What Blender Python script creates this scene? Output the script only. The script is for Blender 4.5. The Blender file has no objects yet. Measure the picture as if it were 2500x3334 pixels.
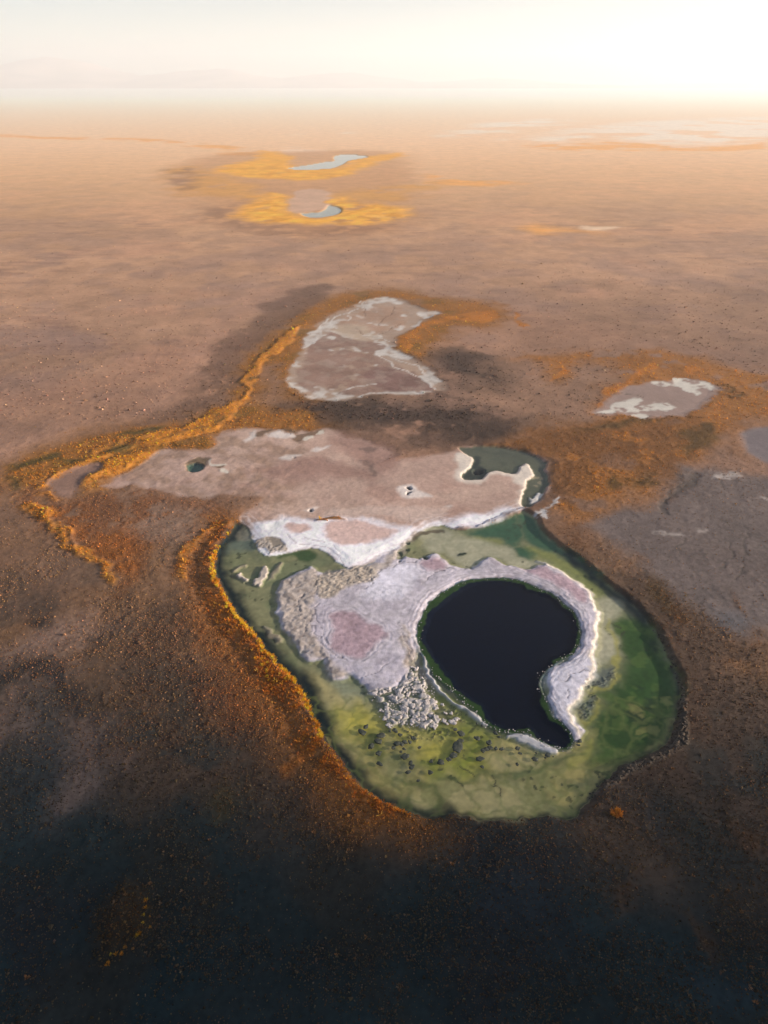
import bpy, bmesh, math, random
import numpy as np
from mathutils import Vector, Matrix, noise as mnoise

random.seed(7)
rng = np.random.default_rng(11)
sc = bpy.context.scene
R = math.radians
COL_LINK = sc.collection.objects

# ------------------------------------------------------------------ camera
cam_d = bpy.data.cameras.new('camera')
cam_d.sensor_fit = 'VERTICAL'; cam_d.sensor_height = 36.0; cam_d.lens = 24.0
cam_d.clip_start = 0.5; cam_d.clip_end = 80000
cam = bpy.data.objects.new('camera', cam_d); COL_LINK.link(cam)
cam.location = (0, 0, 80); cam.rotation_euler = (R(90 - 32.2), 0, 0)
sc.camera = cam

# ------------------------------------------------------------------ light
SUN_AZ, SUN_EL = 96.0, 13.0            # degrees clockwise from the view direction, and above the horizon
sun_vec = Vector((math.sin(R(SUN_AZ)) * math.cos(R(SUN_EL)), math.cos(R(SUN_AZ)) * math.cos(R(SUN_EL)), math.sin(R(SUN_EL))))
world = bpy.data.worlds.new('World'); sc.world = world; world.use_nodes = True
wn = world.node_tree.nodes; wl = world.node_tree.links; wn.clear()
sky = wn.new('ShaderNodeTexSky'); sky.sky_type = 'NISHITA'; sky.sun_disc = False
sky.sun_elevation = R(SUN_EL); sky.sun_rotation = R(SUN_AZ)
sky.altitude = 2300; sky.air_density = 1.0; sky.dust_density = 2.0; sky.ozone_density = 1.0
bg = wn.new('ShaderNodeBackground'); bg.inputs['Strength'].default_value = 0.055
wo = wn.new('ShaderNodeOutputWorld')
wl.new(sky.outputs[0], bg.inputs[0]); wl.new(bg.outputs[0], wo.inputs[0])
sun_d = bpy.data.lights.new('sun', 'SUN'); sun_d.energy = 5.0; sun_d.angle = R(0.9); sun_d.color = (1.0, 0.86, 0.70)
sun = bpy.data.objects.new('sun', sun_d); COL_LINK.link(sun)
sun.rotation_euler = sun_vec.to_track_quat('Z', 'Y').to_euler()
sc.view_settings.view_transform = 'Standard'; sc.view_settings.look = 'None'
sc.view_settings.exposure = 1.45; sc.view_settings.gamma = 1.0; sc.view_settings.use_curve_mapping = False
sc.cycles.use_denoising = True
sc.cycles.max_bounces = 6; sc.cycles.volume_bounces = 1; sc.cycles.transparent_max_bounces = 12
sc.cycles.caustics_reflective = False; sc.cycles.caustics_refractive = False
HAZE_DENSITY = 0.00016

# ------------------------------------------------------------------ outlines in metres (x right, y ahead)
DATA = {
 'lagoon': [
  [(-31.63,122),(-32.15,118.06),(-32.98,113.76),(-33.15,110.18),(-32.49,106.27),(-31.01,102.55),(-28.97,98.57),(-26.91,94.79),(-24.88,91.59),(-23.25,89.65),(-21.49,87.41),(-20.15,85.23),(-19.67,83.64),(-18.4,82.43),(-16.96,80.74),(-15.68,79.09),(-14.54,77.48),(-14.03,77.86),(-12.96,75.5),(-11.81,73.09),(-10.81,70.77),(-9.74,68.53),(-8.94,66.64),(-8.06,64.8),(-6.82,63.53),(-5.71,62.28),(-4.58,60.11),(-3.32,58.47),(-1.7,57.11),(-0.12,55.89),(1.43,55.02),(2.96,54.27),(4.47,53.63),(5.97,53.22),(7.32,53.42),(8.51,53.95),(9.84,53.84),(11.5,53.32),(13.16,52.9),(15.07,53.01),(18.47,53.4),(21.48,53.57),(24.1,53.31),(25.88,54.46),(28.31,56.85),(29.28,58.58),(31.59,60.16),(33.5,61.37),(35.56,62.4),(38.43,63.67),(40.22,64.74),(41.74,66.51),(43.02,68.79),(44.33,71.65),(45.72,74.14),(46.67,76.73),(46.56,78.34),(46.65,80.83),(46.75,82.84),(46.94,85.81),(46.83,88.6),(46.28,90.86),(45.58,94.2),(44.41,97),(43.44,99.16),(41.84,101.77),(40.28,104.87),(38.77,108.51),(36.98,111.46),(34.79,115.54),(33.24,119.87),(32.99,122.87),(32.59,125.2),(30.81,127.19),(29.33,125.99),(25.06,122.87),(20.61,120.61),(15.52,119.92),(12.71,121.52),(9.72,120.98),(5.42,115.8),(2.5,111.87),(-0.29,109.04),(4.1,114.29),(-1.3,109.18),(-5.61,106.75),(-8.55,107.71),(-10.78,110.68),(-14.55,113.24),(-18.58,111.69),(-23.16,110.43),(-25.21,112.21),(-27,115.88),(-28.66,120.29),(-30.21,122)],
 ],
 'upper_flat': [
  [(-65.62,137.64),(-63.9,139.73),(-63.45,142.58),(-60.82,145.52),(-59.07,149.33),(-57.72,154.91),(-55.63,156.98),(-52.76,156.15),(-49.73,156.15),(-46.12,156.98),(-43.64,157.82),(-43.31,159.95),(-44.05,162.57),(-43.8,166.16),(-41.45,168.46),(-42.85,166.5),(-40.01,168.12),(-37.76,169.35),(-35.58,168.94),(-32.31,168.28),(-29.54,168.53),(-26.13,166.5),(-23.95,165.71),(-22.38,167.31),(-19.59,167.31),(-16.92,168.94),(-14.08,168.53),(-9.97,163.35),(-4.79,161.8),(1.96,154.4),(-0.36,149.14),(4.84,151.34),(10.12,152.84),(14.39,153.98),(18.78,155.9),(19.46,157.46),(23.29,158.1),(31.77,157.31),(36.6,154.36),(39.81,150.97),(39.02,142.81),(38.84,139.47),(36.27,133.11),(33.87,130.39),(31.14,129.03),(27.2,127.46),(25.47,126.03),(22.75,123.78),(20.45,122.14),(18.56,121.06),(15.56,120.53),(12.66,121.06),(9.68,120.53),(5.4,115.36),(2.49,111.45),(-0.29,108.63),(4.08,113.86),(-1.3,108.77),(-5.59,106.35),(-8.51,107.31),(-10.74,110.27),(-14.5,112.81),(-18.51,111.28),(-23.07,110.01),(-25.11,111.79),(-26.9,115.45),(-28.55,119.84),(-30.1,121.55),(-30.63,121.45),(-30.9,124.52),(-29.94,127.17),(-28.29,129.34),(-27.05,132.7),(-29.59,133.85),(-33.73,133.85),(-37,134.26),(-40.03,132.62),(-43.62,133.6),(-46.99,133.6),(-51.1,136.27),(-54.72,136.95),(-58.8,139.02),(-61.6,136.95)],
 ],
 'flat_white': [
  [(-28.55,119.84),(-26.67,121.83),(-21.91,124.17),(-16.76,123.88),(-14.15,123.17),(-7.8,123.58),(-3.01,123.29),(1.75,121.26),(5.5,120.4),(9.35,122.12),(13.25,123.88),(12.82,123.23),(15.86,123.78),(19.64,125.46),(23.34,126.03),(25.71,127.75),(29.18,128.33),(30.84,129.03),(26.98,126.03),(22.6,122.69),(18.56,121.06),(15.56,120.53),(12.66,121.06),(9.68,120.53),(5.4,115.36),(2.49,111.45),(-0.29,108.63),(4.1,114.38),(-1.3,109.27),(-5.6,106.59),(-8.53,107.55),(-10.77,110.77),(-14.51,112.92),(-18.54,111.53),(-23.07,110.01),(-25.11,111.79),(-26.9,115.45)],
 ],
 'flat_pink': [
  [(-21.13,120.4),(-20.35,121.83),(-17.89,122.41),(-15.91,121.55),(-15.44,119.84),(-16.88,118.72),(-19.4,119)],
  [(-13.25,119.84),(-12.16,122.12),(-7.78,123.17),(-2.99,122.12),(1.43,120.4),(2.66,119.28),(1.09,117.07),(-2.85,114.38),(-5.85,113.6),(-8.58,114.12),(-11.1,115.71),(-12.77,117.61)],
 ],
 'flat_veil': [
  [(-13.52,123.29),(-11.08,125.07),(-7.84,124.47),(-1.43,125.07),(4.96,123.29),(11.33,123.29),(13.34,125.07),(13.62,128.74),(-1.46,128.74),(-11.24,127.5)],
 ],
 'flat_brown': [
  [(-30.83,145.52),(-26.88,148.85),(-20.84,152.28),(-14.33,152.28),(-9.29,148.85),(-4.43,146.18),(-1.24,139.81),(-5.85,141.05),(-12.12,142.94),(-18.15,141.05),(-24.13,139.81),(-28.9,141.05)],
  [(-13.6,166.5),(-8.25,163.35),(-1.36,159.53),(3.93,154.4),(3.77,146.18),(-1.25,142.31),(-3.8,146.18),(-7.82,152.28),(-11.35,157.3)],
 ],
 'flat_dark': [
  [(-6.02,157.3),(-4.04,158.41),(-1.35,157.67),(-1.67,155.48),(-3.98,155.12)],
  [(-6.81,151.24),(-4.54,150.89),(-2.56,147.5),(-1.88,143.58),(-3.12,142.94),(-3.83,147.5),(-5.79,149.52)],
 ],
 'flat_halo': [
  [(3.21,137.51),(4.54,138.81),(6.49,138.81),(8,136.23),(10.47,134.35),(11.34,133.11),(9.12,132.81),(5.33,132.5),(3.49,134.97)],
  [(-17.4,127.17),(-16.36,128.25),(-14.66,128.52),(-14.88,127.7),(-15.62,126.36),(-16.75,126.36)],
  [(-18.89,155.84),(-17.38,157.67),(-14.12,158.78),(-15.33,156.93),(-17.53,155.48)],
  [(-26.04,152.28),(-24.26,153.69),(-21.02,154.05),(-21.53,152.63),(-23.32,151.24),(-25.22,150.89)],
  [(-36.94,162.57),(-35.96,164.91),(-35.45,168.12),(-34.36,165.71),(-34.89,162.57),(-36.06,161.42)],
  [(-31.24,165.71),(-29.43,167.71),(-28.08,168.12),(-26.43,166.11),(-23.95,165.71),(-24.04,163.35),(-28.89,163.74)],
  [(13.53,128.62),(14.5,129.2),(15.47,129.03),(15.04,128.33)],
 ],
 'flat_hole': [
  [(-16.57,127.43),(-16.18,127.87),(-15.72,127.54),(-15.81,126.9),(-16.29,126.84)],
  [(4.99,137.39),(5.81,137.84),(6.49,136.87),(6.07,136.11),(5.61,136.55)],
  [(5.25,135.29),(6.05,135.48),(6.23,134.97),(5.71,134.66),(5.52,133.73)],
  [(-22.63,152.28),(-22.42,152.42),(-22.25,152.07),(-22.42,151.86)],
  [(2.74,95.9),(3.09,96.29),(3.37,96.08),(3.16,95.64)],
 ],
 'flat_mud': [
  [(-35.08,163.74),(-34.2,166.91),(-32.31,168.28),(-29.54,168.53),(-31.36,166.5),(-32.45,164.52),(-33.74,163.97)],
  [(-27.93,168.28),(-26.13,166.5),(-23.95,165.71),(-23.08,167.31),(-25.29,168.28)],
  [(-24.51,162.96),(-23.52,164.91),(-22.26,166.11),(-19.55,166.91),(-16.91,168.77),(-16.09,167.31),(-18.02,165.31),(-20.03,164.52),(-21.56,162.57),(-22.77,161.19)],
  [(-42.18,147.84),(-40.88,148.51),(-38.81,148.51),(-39.06,147.37),(-40.83,146.71)],
 ],
 'flat_plate': [
  [(-21.73,162.57),(-20.72,164.52),(-19.03,164.91),(-18.58,163.74),(-19.88,162.96),(-20.76,161.42)],
  [(-18.4,165.71),(-17.49,167.31),(-16.5,168.12),(-16.1,166.5),(-17.36,165.71)],
  [(-43.8,150.89),(-43.39,151.24),(-42.62,149.18),(-41.24,148.71),(-39.03,148.85),(-38.58,148.17),(-40.75,147.84),(-41.79,147.5),(-42.73,148.17)],
  [(-40.02,145.85),(-38.89,146.51),(-37.6,145.52),(-37.82,144.22),(-39.29,144.55)],
 ],
 'tuft_strip': [
  [(-14.9,123.08),(-13.43,123.85),(-11.53,124.63),(-10.12,124.63),(-8.68,123.85),(-7.96,123.43),(-9.5,123.43),(-11.71,123.23),(-13.35,122.82)],
 ],
 'pool_teal': [
  [(-48.44,148.02),(-47.97,149.37),(-46.82,149.92),(-45.4,149.37),(-44.37,148.02),(-44.32,146.69),(-45.17,145.57),(-46.34,145.18),(-47.64,146.03)],
 ],
 'pool_mud': [
  [(-48.94,147.5),(-48.96,150.21),(-48.08,151.93),(-46.67,152.84),(-44.94,152.42),(-43.37,151.93),(-43.49,150.21),(-43.51,148.85),(-44.17,147.5),(-44.19,146.18),(-46.4,144.87),(-47.82,145.52)],
 ],
 'pool_green': [
  [(19.33,157.86),(23.36,158.65),(27.68,158.65),(31.88,157.86),(35.19,156.29),(37.61,153.98),(39.63,151.72),(40.23,149.51),(39,145.94),(38.95,143.17),(38.93,139.82),(37.3,136.58),(35.93,132.83),(34.32,131.02),(32.13,129.23),(30.94,129.53),(30.78,132.22),(31.94,135.31),(33.46,138.51),(33.93,141.14),(36.08,143.85),(35.84,148.07),(35.07,149.51),(32.99,147.35),(31.74,143.85),(28.6,145.24),(26.62,145.59),(24.81,144.54),(23.63,141.81),(22.39,141.14),(19.46,141.48),(18.8,143.17),(20.66,146.64),(22.17,149.51),(22.28,152.1),(21.12,154.36)],
 ],
 'pg_deep': [
  [(21.63,146.12),(22.23,146.97),(23.47,147.4),(24.34,146.69),(24.25,145.42),(23.12,144.38),(21.94,144.38)],
 ],
 'pg_dark': [
  [(19.29,143.01),(20.62,146.12),(22.37,149.7),(22.78,153.41),(24.23,153.79),(24.58,152.29),(23.66,148.98),(24.93,146.83),(24.88,145.07),(23.49,141.99),(20.17,141.86)],
 ],
 'pg_rimwhite': [
  [(18.71,155.13),(21.09,154.2),(22.4,151.72),(22.18,149.14),(20.58,145.92),(18.92,142.81),(19.41,141.12),(22.32,140.66),(23.56,141.33),(24.73,144.04),(26.55,145.15),(28.53,144.88),(31.66,143.49),(32.91,146.99),(35.01,149.29),(35.82,148.06),(36.19,143.63),(34.01,140.79),(33.45,138.16),(31.92,134.97),(30.76,131.89),(30.93,129.2),(29.99,129.5),(30.07,131.89),(31.17,135.6),(32.41,138.16),(31,139.47),(30.67,141.46),(28.34,143.63),(26.37,143.84),(24.9,142.81),(23.57,140.13),(21.82,139.14),(18.95,139.8),(17.41,140.79),(17.15,143.49),(18.04,147.7),(17.74,152.09)],
 ],
 'pg_shoal': [
  [(35.21,142.67),(36.3,143.14),(37.04,142.67),(36.55,141.86),(35.42,141.99)],
  [(37.6,143.01),(38.27,142.67),(37.92,141.59),(37.31,141.86)],
  [(34.99,138.81),(35.74,139.33),(36.2,138.81),(35.7,138.23)],
  [(36.12,140.12),(37.08,141.19),(37.45,140.52),(36.59,139.46)],
 ],
 'pg_salt': [
  [(32.91,133.57),(33.72,132.83),(34.64,134.37),(35.77,135.31),(36.61,134.69),(35.67,133.14),(34.71,132.22),(34.11,130.72),(32.65,130.42),(33.08,131.92)],
 ],
 'bank_salt': [
  [(32.66,125.71),(34.82,127.43),(36.89,128.59),(35.99,125.71),(35.24,123.47),(33.8,123.75),(32.81,124.87)],
  [(36.89,128.59),(38.75,131.56),(40.09,133.39),(40.14,132.17),(38.37,129.76)],
 ],
 'crust': [
  [(-19.68,101.9),(-17.2,104.66),(-15.63,106.07),(-14.28,107.03),(-13.31,105.83),(-11.83,105.13),(-9.87,105.83),(-7.05,106.79),(-4.17,107.03),(-1.3,109.23),(3.18,113.55),(2.31,109.25),(4.65,110.57),(7.32,109.58),(9.34,111.23),(11.24,110.57),(12.59,107.96),(15.13,106.7),(17.8,106.82),(19.24,109.38),(20.48,110.04),(21.58,109.58),(23.65,107.96),(25.73,106.7),(27.89,106.07),(30.39,107.33),(31.47,107.96),(30.6,109.38),(32.42,107.96),(34.84,105.14),(36.8,102.41),(38.27,99.49),(38.61,96.68),(38.38,93.44),(37.29,89.34),(35.73,85.47),(34.4,82.25),(34.08,79.18),(33.02,77.49),(31.78,76.25),(30.67,74.24),(29.1,72.29),(28.22,70.4),(28.36,68.57),(29.1,67.5),(28.43,66.27),(27.51,65.58),(26.65,66.1),(25.86,68.93),(25.17,71.15),(25.7,76.66),(26.93,79.61),(30.24,81.8),(32.49,84.53),(33.96,87.86),(34.19,90.85),(33.95,93.44),(32.7,95.58),(31.17,98.35),(28.99,100.06),(26.45,102.11),(24.02,103.01),(21.47,103.31),(17.73,103.01),(14.69,102.11),(11.96,100.06),(9.64,97.79),(8.09,95.58),(6.9,92.92),(5.91,89.84),(5.64,87.38),(5.32,83.61),(4.43,80.92),(4.03,78.33),(4.28,76.66),(3,74.24),(1.77,72.29),(0,71.15),(3.14,77.23),(1.71,75.36),(-0.13,73.85),(-1.5,73.7),(-2.66,74.75),(-3.52,76.6),(-5.34,78.51),(-6.01,77.71),(-7.17,77.39),(-8.61,77.87),(-9.34,79.82),(-10.08,81.65),(-11.27,81.48),(-13.02,81.99),(-14.19,83.89),(-13.35,83.31),(-14.45,84.36),(-14.85,85.79),(-15.98,86.88),(-17.17,88.36),(-18.36,90.64),(-19.16,93.8),(-19.58,97.95)],
 ],
 'crust_pink': [
  [(-9.45,92.94),(-8.31,93.74),(-5.13,93.42),(-2.71,90.97),(0.14,88.11),(-0.24,86.09),(-2.08,83.96),(-3.75,82.16),(-5.47,82.4),(-7.21,83.08),(-8.73,85.02),(-8.73,89.81)],
  [(26.09,106.63),(27.85,105.88),(30.31,106.94),(32.04,106.13),(34.24,104.15),(36.13,101.16),(37.59,98.29),(37.03,96.07),(35.05,96.62),(33.55,99.43),(31.26,102.35),(28.28,104.15)],
  [(7.27,108.54),(9.29,110.36),(11.18,109.71),(12.53,107.26),(11.63,105.38),(9,105.38),(7.18,106.63)],
 ],
 'crust_white': [
  [(26.91,79.56),(29.81,81.31),(32.03,82.65),(33.73,81.75),(33.68,79.13),(32.63,77.44),(30.79,74.99),(28.64,72.25),(27.62,70.36),(27.4,68.17),(26.42,68.89),(25.29,70.36),(25.35,74.19),(26.01,77.44)],
  [(-2.39,103.66),(0.16,106),(3.93,107.44),(7.33,106),(4.28,99.62),(1.49,95.79),(-1.2,97.04),(-3.94,98.32)],
 ],
 'crust_tan': [
  [(-19.61,101.39),(-17.16,104.36),(-14.25,106.72),(-12.96,105.06),(-12.23,99.62),(-12.88,94.55),(-12.6,91.36),(-11.75,87.56),(-10.21,83.96),(-8.31,81.21),(-5.81,79.22),(-7.15,77.61),(-9.07,78.25),(-9.81,81.88),(-11.72,81.54),(-14.44,84.31),(-17.16,88.3),(-19.02,93.74)],
 ],
 'crust_rough': [
  [(-13.06,103.26),(-11.43,105),(-8.28,106.18),(-5.6,106.48),(-2.91,107.08),(-1.45,105.59),(-1.78,103.26),(-3.52,102.12),(-5.24,101.28),(-7.29,100.45),(-8.89,98.27),(-10.87,97.46),(-12.34,98.8)],
 ],
 'crust_rough2': [
  [(-12.1,105.06),(-7.03,106.48),(-3.59,106.96),(0.16,109.4),(4.13,115.59),(6.07,118.87),(7.33,119.15),(4.69,114),(1.61,107.93),(-1.83,104.59),(-6.77,100.5),(-9.88,97.47),(-11.68,99.62)],
  [(3.04,89.78),(4.04,89.28),(4.84,83.56),(6.02,81.31),(7.08,77.44),(6.12,76.62),(4.65,78.28),(3.79,80.87),(3.11,85.41)],
 ],
 'cream_ridge': [
  [(30.31,109.04),(32.32,107.63),(34.73,104.81),(36.69,102.09),(38.15,99.18),(38.27,95.83),(37.64,92.1),(36.38,88.07),(34.94,84.73),(33.82,81.99),(33.59,79.15),(32.39,77.25),(31.06,75.61),(29.97,73.61),(28.48,71.68),(27.69,69.81),(27.76,68),(28.13,66.58)],
 ],
 'pool_rim': [
  [(5.45,86.84),(5.97,83.56),(6.79,80.87),(7.41,77.86),(8.77,75.19),(10.12,73.21),(11.76,71.67),(13.35,70.17),(14.88,68.46)],
  [(17.98,66.33),(19.67,66.33),(21.24,65.71),(22.68,64.52),(24.17,63.68)],
 ],
 'pool_rim_fat': [
  [(12.54,70.73),(13.43,70.92),(14.42,69.44),(14.07,68.89),(13.02,69.8)],
 ],
 'rim_salt': [
  [(18.33,66.66),(19.75,66.73),(21.3,65.97),(23.02,64.77),(24.44,63.6),(23.54,63.27),(21.51,64.1),(19.53,65.45),(18.22,65.97)],
 ],
 'pool': [
  [(21.51,103.5),(24.06,103.2),(26.5,102.3),(29.05,100.25),(31.23,98.54),(32.76,95.76),(34.01,93.62),(34.13,90.51),(33.74,87.54),(32.67,85.16),(31.58,83.31),(29.66,81.96),(27.47,80.63),(25.86,78.9),(24.84,77.64),(24.29,75.58),(24.8,73.59),(24.93,71.28),(25.2,69.79),(26.41,68.7),(27.14,66.92),(27.24,65.53),(26.23,64.18),(24.81,64.01),(23.54,64.51),(22.32,65.36),(21.39,66.39),(19.8,66.99),(17.53,66.92),(15.93,67.62),(14.68,69.06),(13.74,70.91),(12.43,72.43),(11.13,74.38),(9.75,75.99),(8.63,77.43),(7.78,78.69),(6.83,81.51),(6.02,84.69),(5.65,87.54),(5.92,90.01),(6.92,93.09),(8.1,95.76),(9.65,97.97),(11.98,100.25),(14.72,102.3),(17.77,103.2)],
 ],
 'pool_deep': [
  [(21.42,102.84),(23.95,102.48),(26.34,101.42),(26.87,100.25),(28.88,99.39),(30.51,98.54),(31.88,96.58),(32.11,95.22),(33.32,93.62),(33.86,91.53),(33.48,88.52),(32.29,85.63),(31.15,83.54),(29.44,82.4),(27.66,81.51),(27.27,80.41),(25.71,78.9),(24.84,77.64),(24.38,75.58),(24.51,74.38),(23.92,72.43),(24.19,70.53),(24.76,69.06),(26,68.16),(26.72,66.92),(26.86,65.7),(26.03,64.51),(24.87,64.28),(23.59,64.78),(22.35,65.53),(21.7,66.57),(21.22,67.8),(19.88,67.45),(17.62,67.52),(16.02,68.34),(15.04,69.61),(14.71,71.66),(13.11,73.2),(12.03,74.38),(11.2,75.18),(10.46,77.22),(9.35,78.9),(8.84,80.63),(7.66,81.96),(7.27,83.77),(6.25,86.1),(6.34,88.03),(7.13,90.51),(7.58,92.57),(8.74,94.68),(10.25,96.31),(12.2,98.54),(14.58,100.83),(16.16,102.01),(18.45,102.72)],
 ],
 'bed_green': [
  [(39.95,91.63),(42.54,92.96),(43.67,92.29),(45.88,92.29),(46.88,89.99),(47,86.53),(46.39,83.53),(46.81,82.36),(46.71,79.81),(46.63,77.36),(45.68,74.23),(44.2,71.74),(42.98,68.88),(41.69,66.82),(38.69,64.39),(34.55,62.48),(30.65,61.04),(28.11,61.24),(29.34,63.32),(30.19,66.59),(29.92,68.41),(32.33,71.25),(33.37,73.73),(32.1,74.74),(34.71,75.78),(37.12,77.36),(38.3,80.37),(39.19,82.36),(39.09,84.12),(39.88,86.84),(39.77,88.71),(39.36,90.32)],
 ],
 'bed_green2': [
  [(39.29,76.9),(42.02,77.73),(42.75,74.47),(41.11,71.37),(37.47,69.15),(35.89,70.62),(37.64,74.47)],
 ],
 'bed_darkspot': [
  [(36.29,71.25),(37.91,72.23),(38.93,71.25),(40.93,74.49),(42.09,74.49),(41.69,72.72),(40.01,70.53),(39.54,69.11),(37.47,68.41),(36.42,69.82)],
  [(39.45,76.57),(40.32,76.83),(40.7,76.17),(39.79,75.78)],
  [(44.26,85.92),(45.73,86.53),(45.86,84.41),(44.93,83.53)],
  [(37.64,104.8),(38.89,105),(38.83,103.82),(37.83,103.63)],
  [(39.29,104.21),(40.27,103.82),(39.73,102.66),(39.07,102.86)],
  [(41.17,102.28),(41.99,102.28),(41.73,101.33),(41.15,101.33)],
 ],
 'bed_emerald': [
  [(17.2,119.02),(20.36,121.13),(23.5,122.48),(26.09,123.85),(28.76,125.53),(29.52,121.13),(28.89,117.46),(26.95,114.44),(24.96,114.44),(24.37,116.19),(21.37,117.46)],
  [(28.58,124.41),(30.37,126.09),(32.59,123.3),(33.33,117.98),(36.28,112.97),(41.35,104.67),(40.61,103.8),(35.64,110.11),(32.71,112.01),(31.02,114.94),(29.09,116.95)],
  [(25.17,113.95),(28.17,114.94),(29.91,112.01),(29.2,109.64),(26.87,110.58)],
 ],
 'bed_olive': [
  [(26.79,113.46),(30.92,114.44),(33.9,111.05),(37.41,108.26),(39.66,104.24),(40.44,101.25),(39.56,97.98),(37.64,102.52),(35.17,105.56),(32.09,108.95),(29.92,110.58)],
  [(18.83,117.98),(21.34,117.21),(24.33,115.94),(23.9,114.94),(20.89,115.94),(19.29,116.95)],
  [(36.54,109.48),(38.71,108.23),(40.13,104.21),(41.79,101.52),(41.87,99.29),(39.82,98.56),(38.25,101.52),(36.78,104.21),(35.52,105)],
 ],
 'bed_shoal': [
  [(12.9,116.37),(15.34,117.91),(18.7,116.88),(22.53,115.37),(26.29,113.88),(26.52,110.98),(28.63,109.57),(31.16,108.42),(28.91,106.6),(25.5,107.28),(22.64,110.04),(20.24,110.75),(19.64,108.19),(17.58,106.83),(15.46,107.28),(13.95,108.65),(12.07,112.9)],
  [(6.69,118.94),(10.02,121.06),(12.64,120.52),(14.27,118.94),(14.72,117.39),(12.07,112.9),(8.95,112.42),(8,115.87)],
  [(38.54,96.35),(40.29,97.77),(42.58,97.77),(43.23,95.3),(41.73,93.24),(40.01,91.9),(38.9,90.26),(39.23,88.34),(39.25,86.17),(38.68,83.48),(37.93,82.31),(37.03,82.02),(34.25,80.04),(34.66,83.18),(37.12,89.3),(38.44,94.26)],
 ],
 'bed_yellowedge': [
  [(40.01,91.9),(39.24,89.94),(39.57,88.03),(39.58,85.87),(38.98,83.77),(39.07,82.31),(37.73,79.49),(37.61,78.39),(36.75,76.78),(34.61,75.47),(32.01,74.44),(31.3,75.47),(34.83,76.25),(36.97,78.94),(37.2,81.17),(38.47,83.48),(38.95,85.87),(38.8,88.34),(38.9,90.26)],
  [(29.14,69.77),(30.08,69.07),(31.56,70.49),(32.97,73.68),(33.34,72.93),(32.37,70.73),(31.06,69.3),(29.66,68.14)],
  [(25.88,62.86),(27.49,63.71),(29.16,65.44),(30.05,66.1),(29.41,63.28),(28.18,62.23),(25.46,61)],
 ],
 'bed_silt': [
  [(34.02,79.16),(35.85,79.99),(37.55,80.27),(36.81,78.07),(34.81,76.21),(32.78,75.94),(31.54,76.47),(32.93,78.07)],
  [(29.51,72.14),(31.03,73.63),(32.82,73.89),(32.3,71.89),(30.98,70.44),(29.3,69.73),(28.97,70.68)],
 ],
 'bed_emerald2': [
  [(-21.5,110.88),(-18.76,111.2),(-16.85,112.48),(-15.17,112.48),(-13.95,111.36),(-13.99,109.63),(-15,108.7),(-16.68,109.01),(-18.5,110.57),(-21.38,109.94)],
 ],
 'bed_olive2': [
  [(-13.94,111.2),(-11.83,110.25),(-11.33,108.4),(-12.87,107.18),(-12.23,105.99),(-14.34,107.48),(-16.56,104.52),(-20.35,102.22),(-22.77,100.82),(-25.65,102.51),(-24.53,106.58),(-17.59,109.01)],
 ],
 'bed_greydark': [
  [(-31.2,120.44),(-28.6,119.88),(-26.17,114.43),(-26.52,112.86),(-29.72,112.35),(-31.82,112.35)],
 ],
 'bed_cream': [
  [(-26.99,117.65),(-27.73,116.57),(-29.17,116.03),(-30.59,117.11),(-30.57,120.44),(-29.42,121.01),(-28.01,118.2)],
 ],
 'bed_yellow': [
  [(4.97,65.1),(6.91,65.62),(9.08,66.15),(10.43,66.94),(10.06,65.1),(9.55,64.08),(9.67,63.07),(8.12,61.83),(5.87,62.08),(5.32,63.57),(4.51,64.33)],
  [(-6.86,71.67),(-3.74,72.25),(-1.93,71.67),(-0.57,69.4),(0.31,67.75),(-0.99,66.94),(-1.81,64.33),(-2.88,65.1),(-3.99,66.41),(-6.2,67.75),(-7.65,69.96)],
  [(1.61,67.75),(3.77,67.48),(5.03,66.68),(4.35,65.62),(2.64,65.62),(1.59,66.68)],
  [(11.08,62.57),(12.53,62.57),(12.81,61.34),(12.11,60.62),(11.16,61.34)],
 ],
 'bed_lime': [
  [(5.95,67.75),(9.24,68.3),(12.19,69.4),(14.63,67.75),(16.14,66.15),(14.87,64.59),(13.98,62.57),(13.36,60.86),(11.25,60.14),(8.57,59.67),(6.52,59.2),(5.4,60.86),(5.87,62.08),(8.12,61.83),(9.65,62.82),(11.02,64.08),(10.43,66.94),(7.61,66.68)],
  [(19.56,66.15),(16.6,66.41),(14.63,67.75),(12.63,69.4),(11.64,70.53),(8.45,72.55),(8.28,73.43),(9.82,72.84),(11.94,71.38),(14.73,68.57),(16.68,66.94)],
 ],
 'bed_tan': [
  [(13.81,62.82),(14.56,63.82),(16.69,64.08),(18.71,63.57),(19.29,62.08),(18.35,61.34),(15.85,61.1),(13.83,61.34)],
  [(13.07,62.57),(15.47,64.22),(17.23,64.89),(19.34,64.22),(22.14,64.39),(24.65,63.22),(23.42,62.57),(21.06,61.6),(18.31,61.28),(14.54,61.28)],
  [(18.15,65.62),(20.09,65.62),(21.67,64.53),(22.86,63.11),(21.89,62.59),(20.2,62.94),(18.77,64)],
  [(2.84,56.96),(3.85,57.63),(5.64,57.63),(6.57,56.73),(6.9,55.63),(5.68,54.76),(3.95,54.98),(3.01,55.85)],
  [(7.09,58.55),(9.55,59.24),(12.52,58.78),(14.61,59.47),(15.46,58.32),(17.31,57.41),(18.56,57.86),(17.84,53.7),(14.74,53.28),(12.48,53.49),(9.87,54.12),(8.19,54.76),(7.94,56.51)],
  [(-6.21,67.79),(-3.99,66.45),(-2.66,64.63),(-3.46,63.11),(-5.17,64.12),(-6.52,65.66)],
  [(1.12,61.87),(2.98,62.11),(3.97,60.9),(3.12,59.95),(1.51,60.42)],
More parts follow.
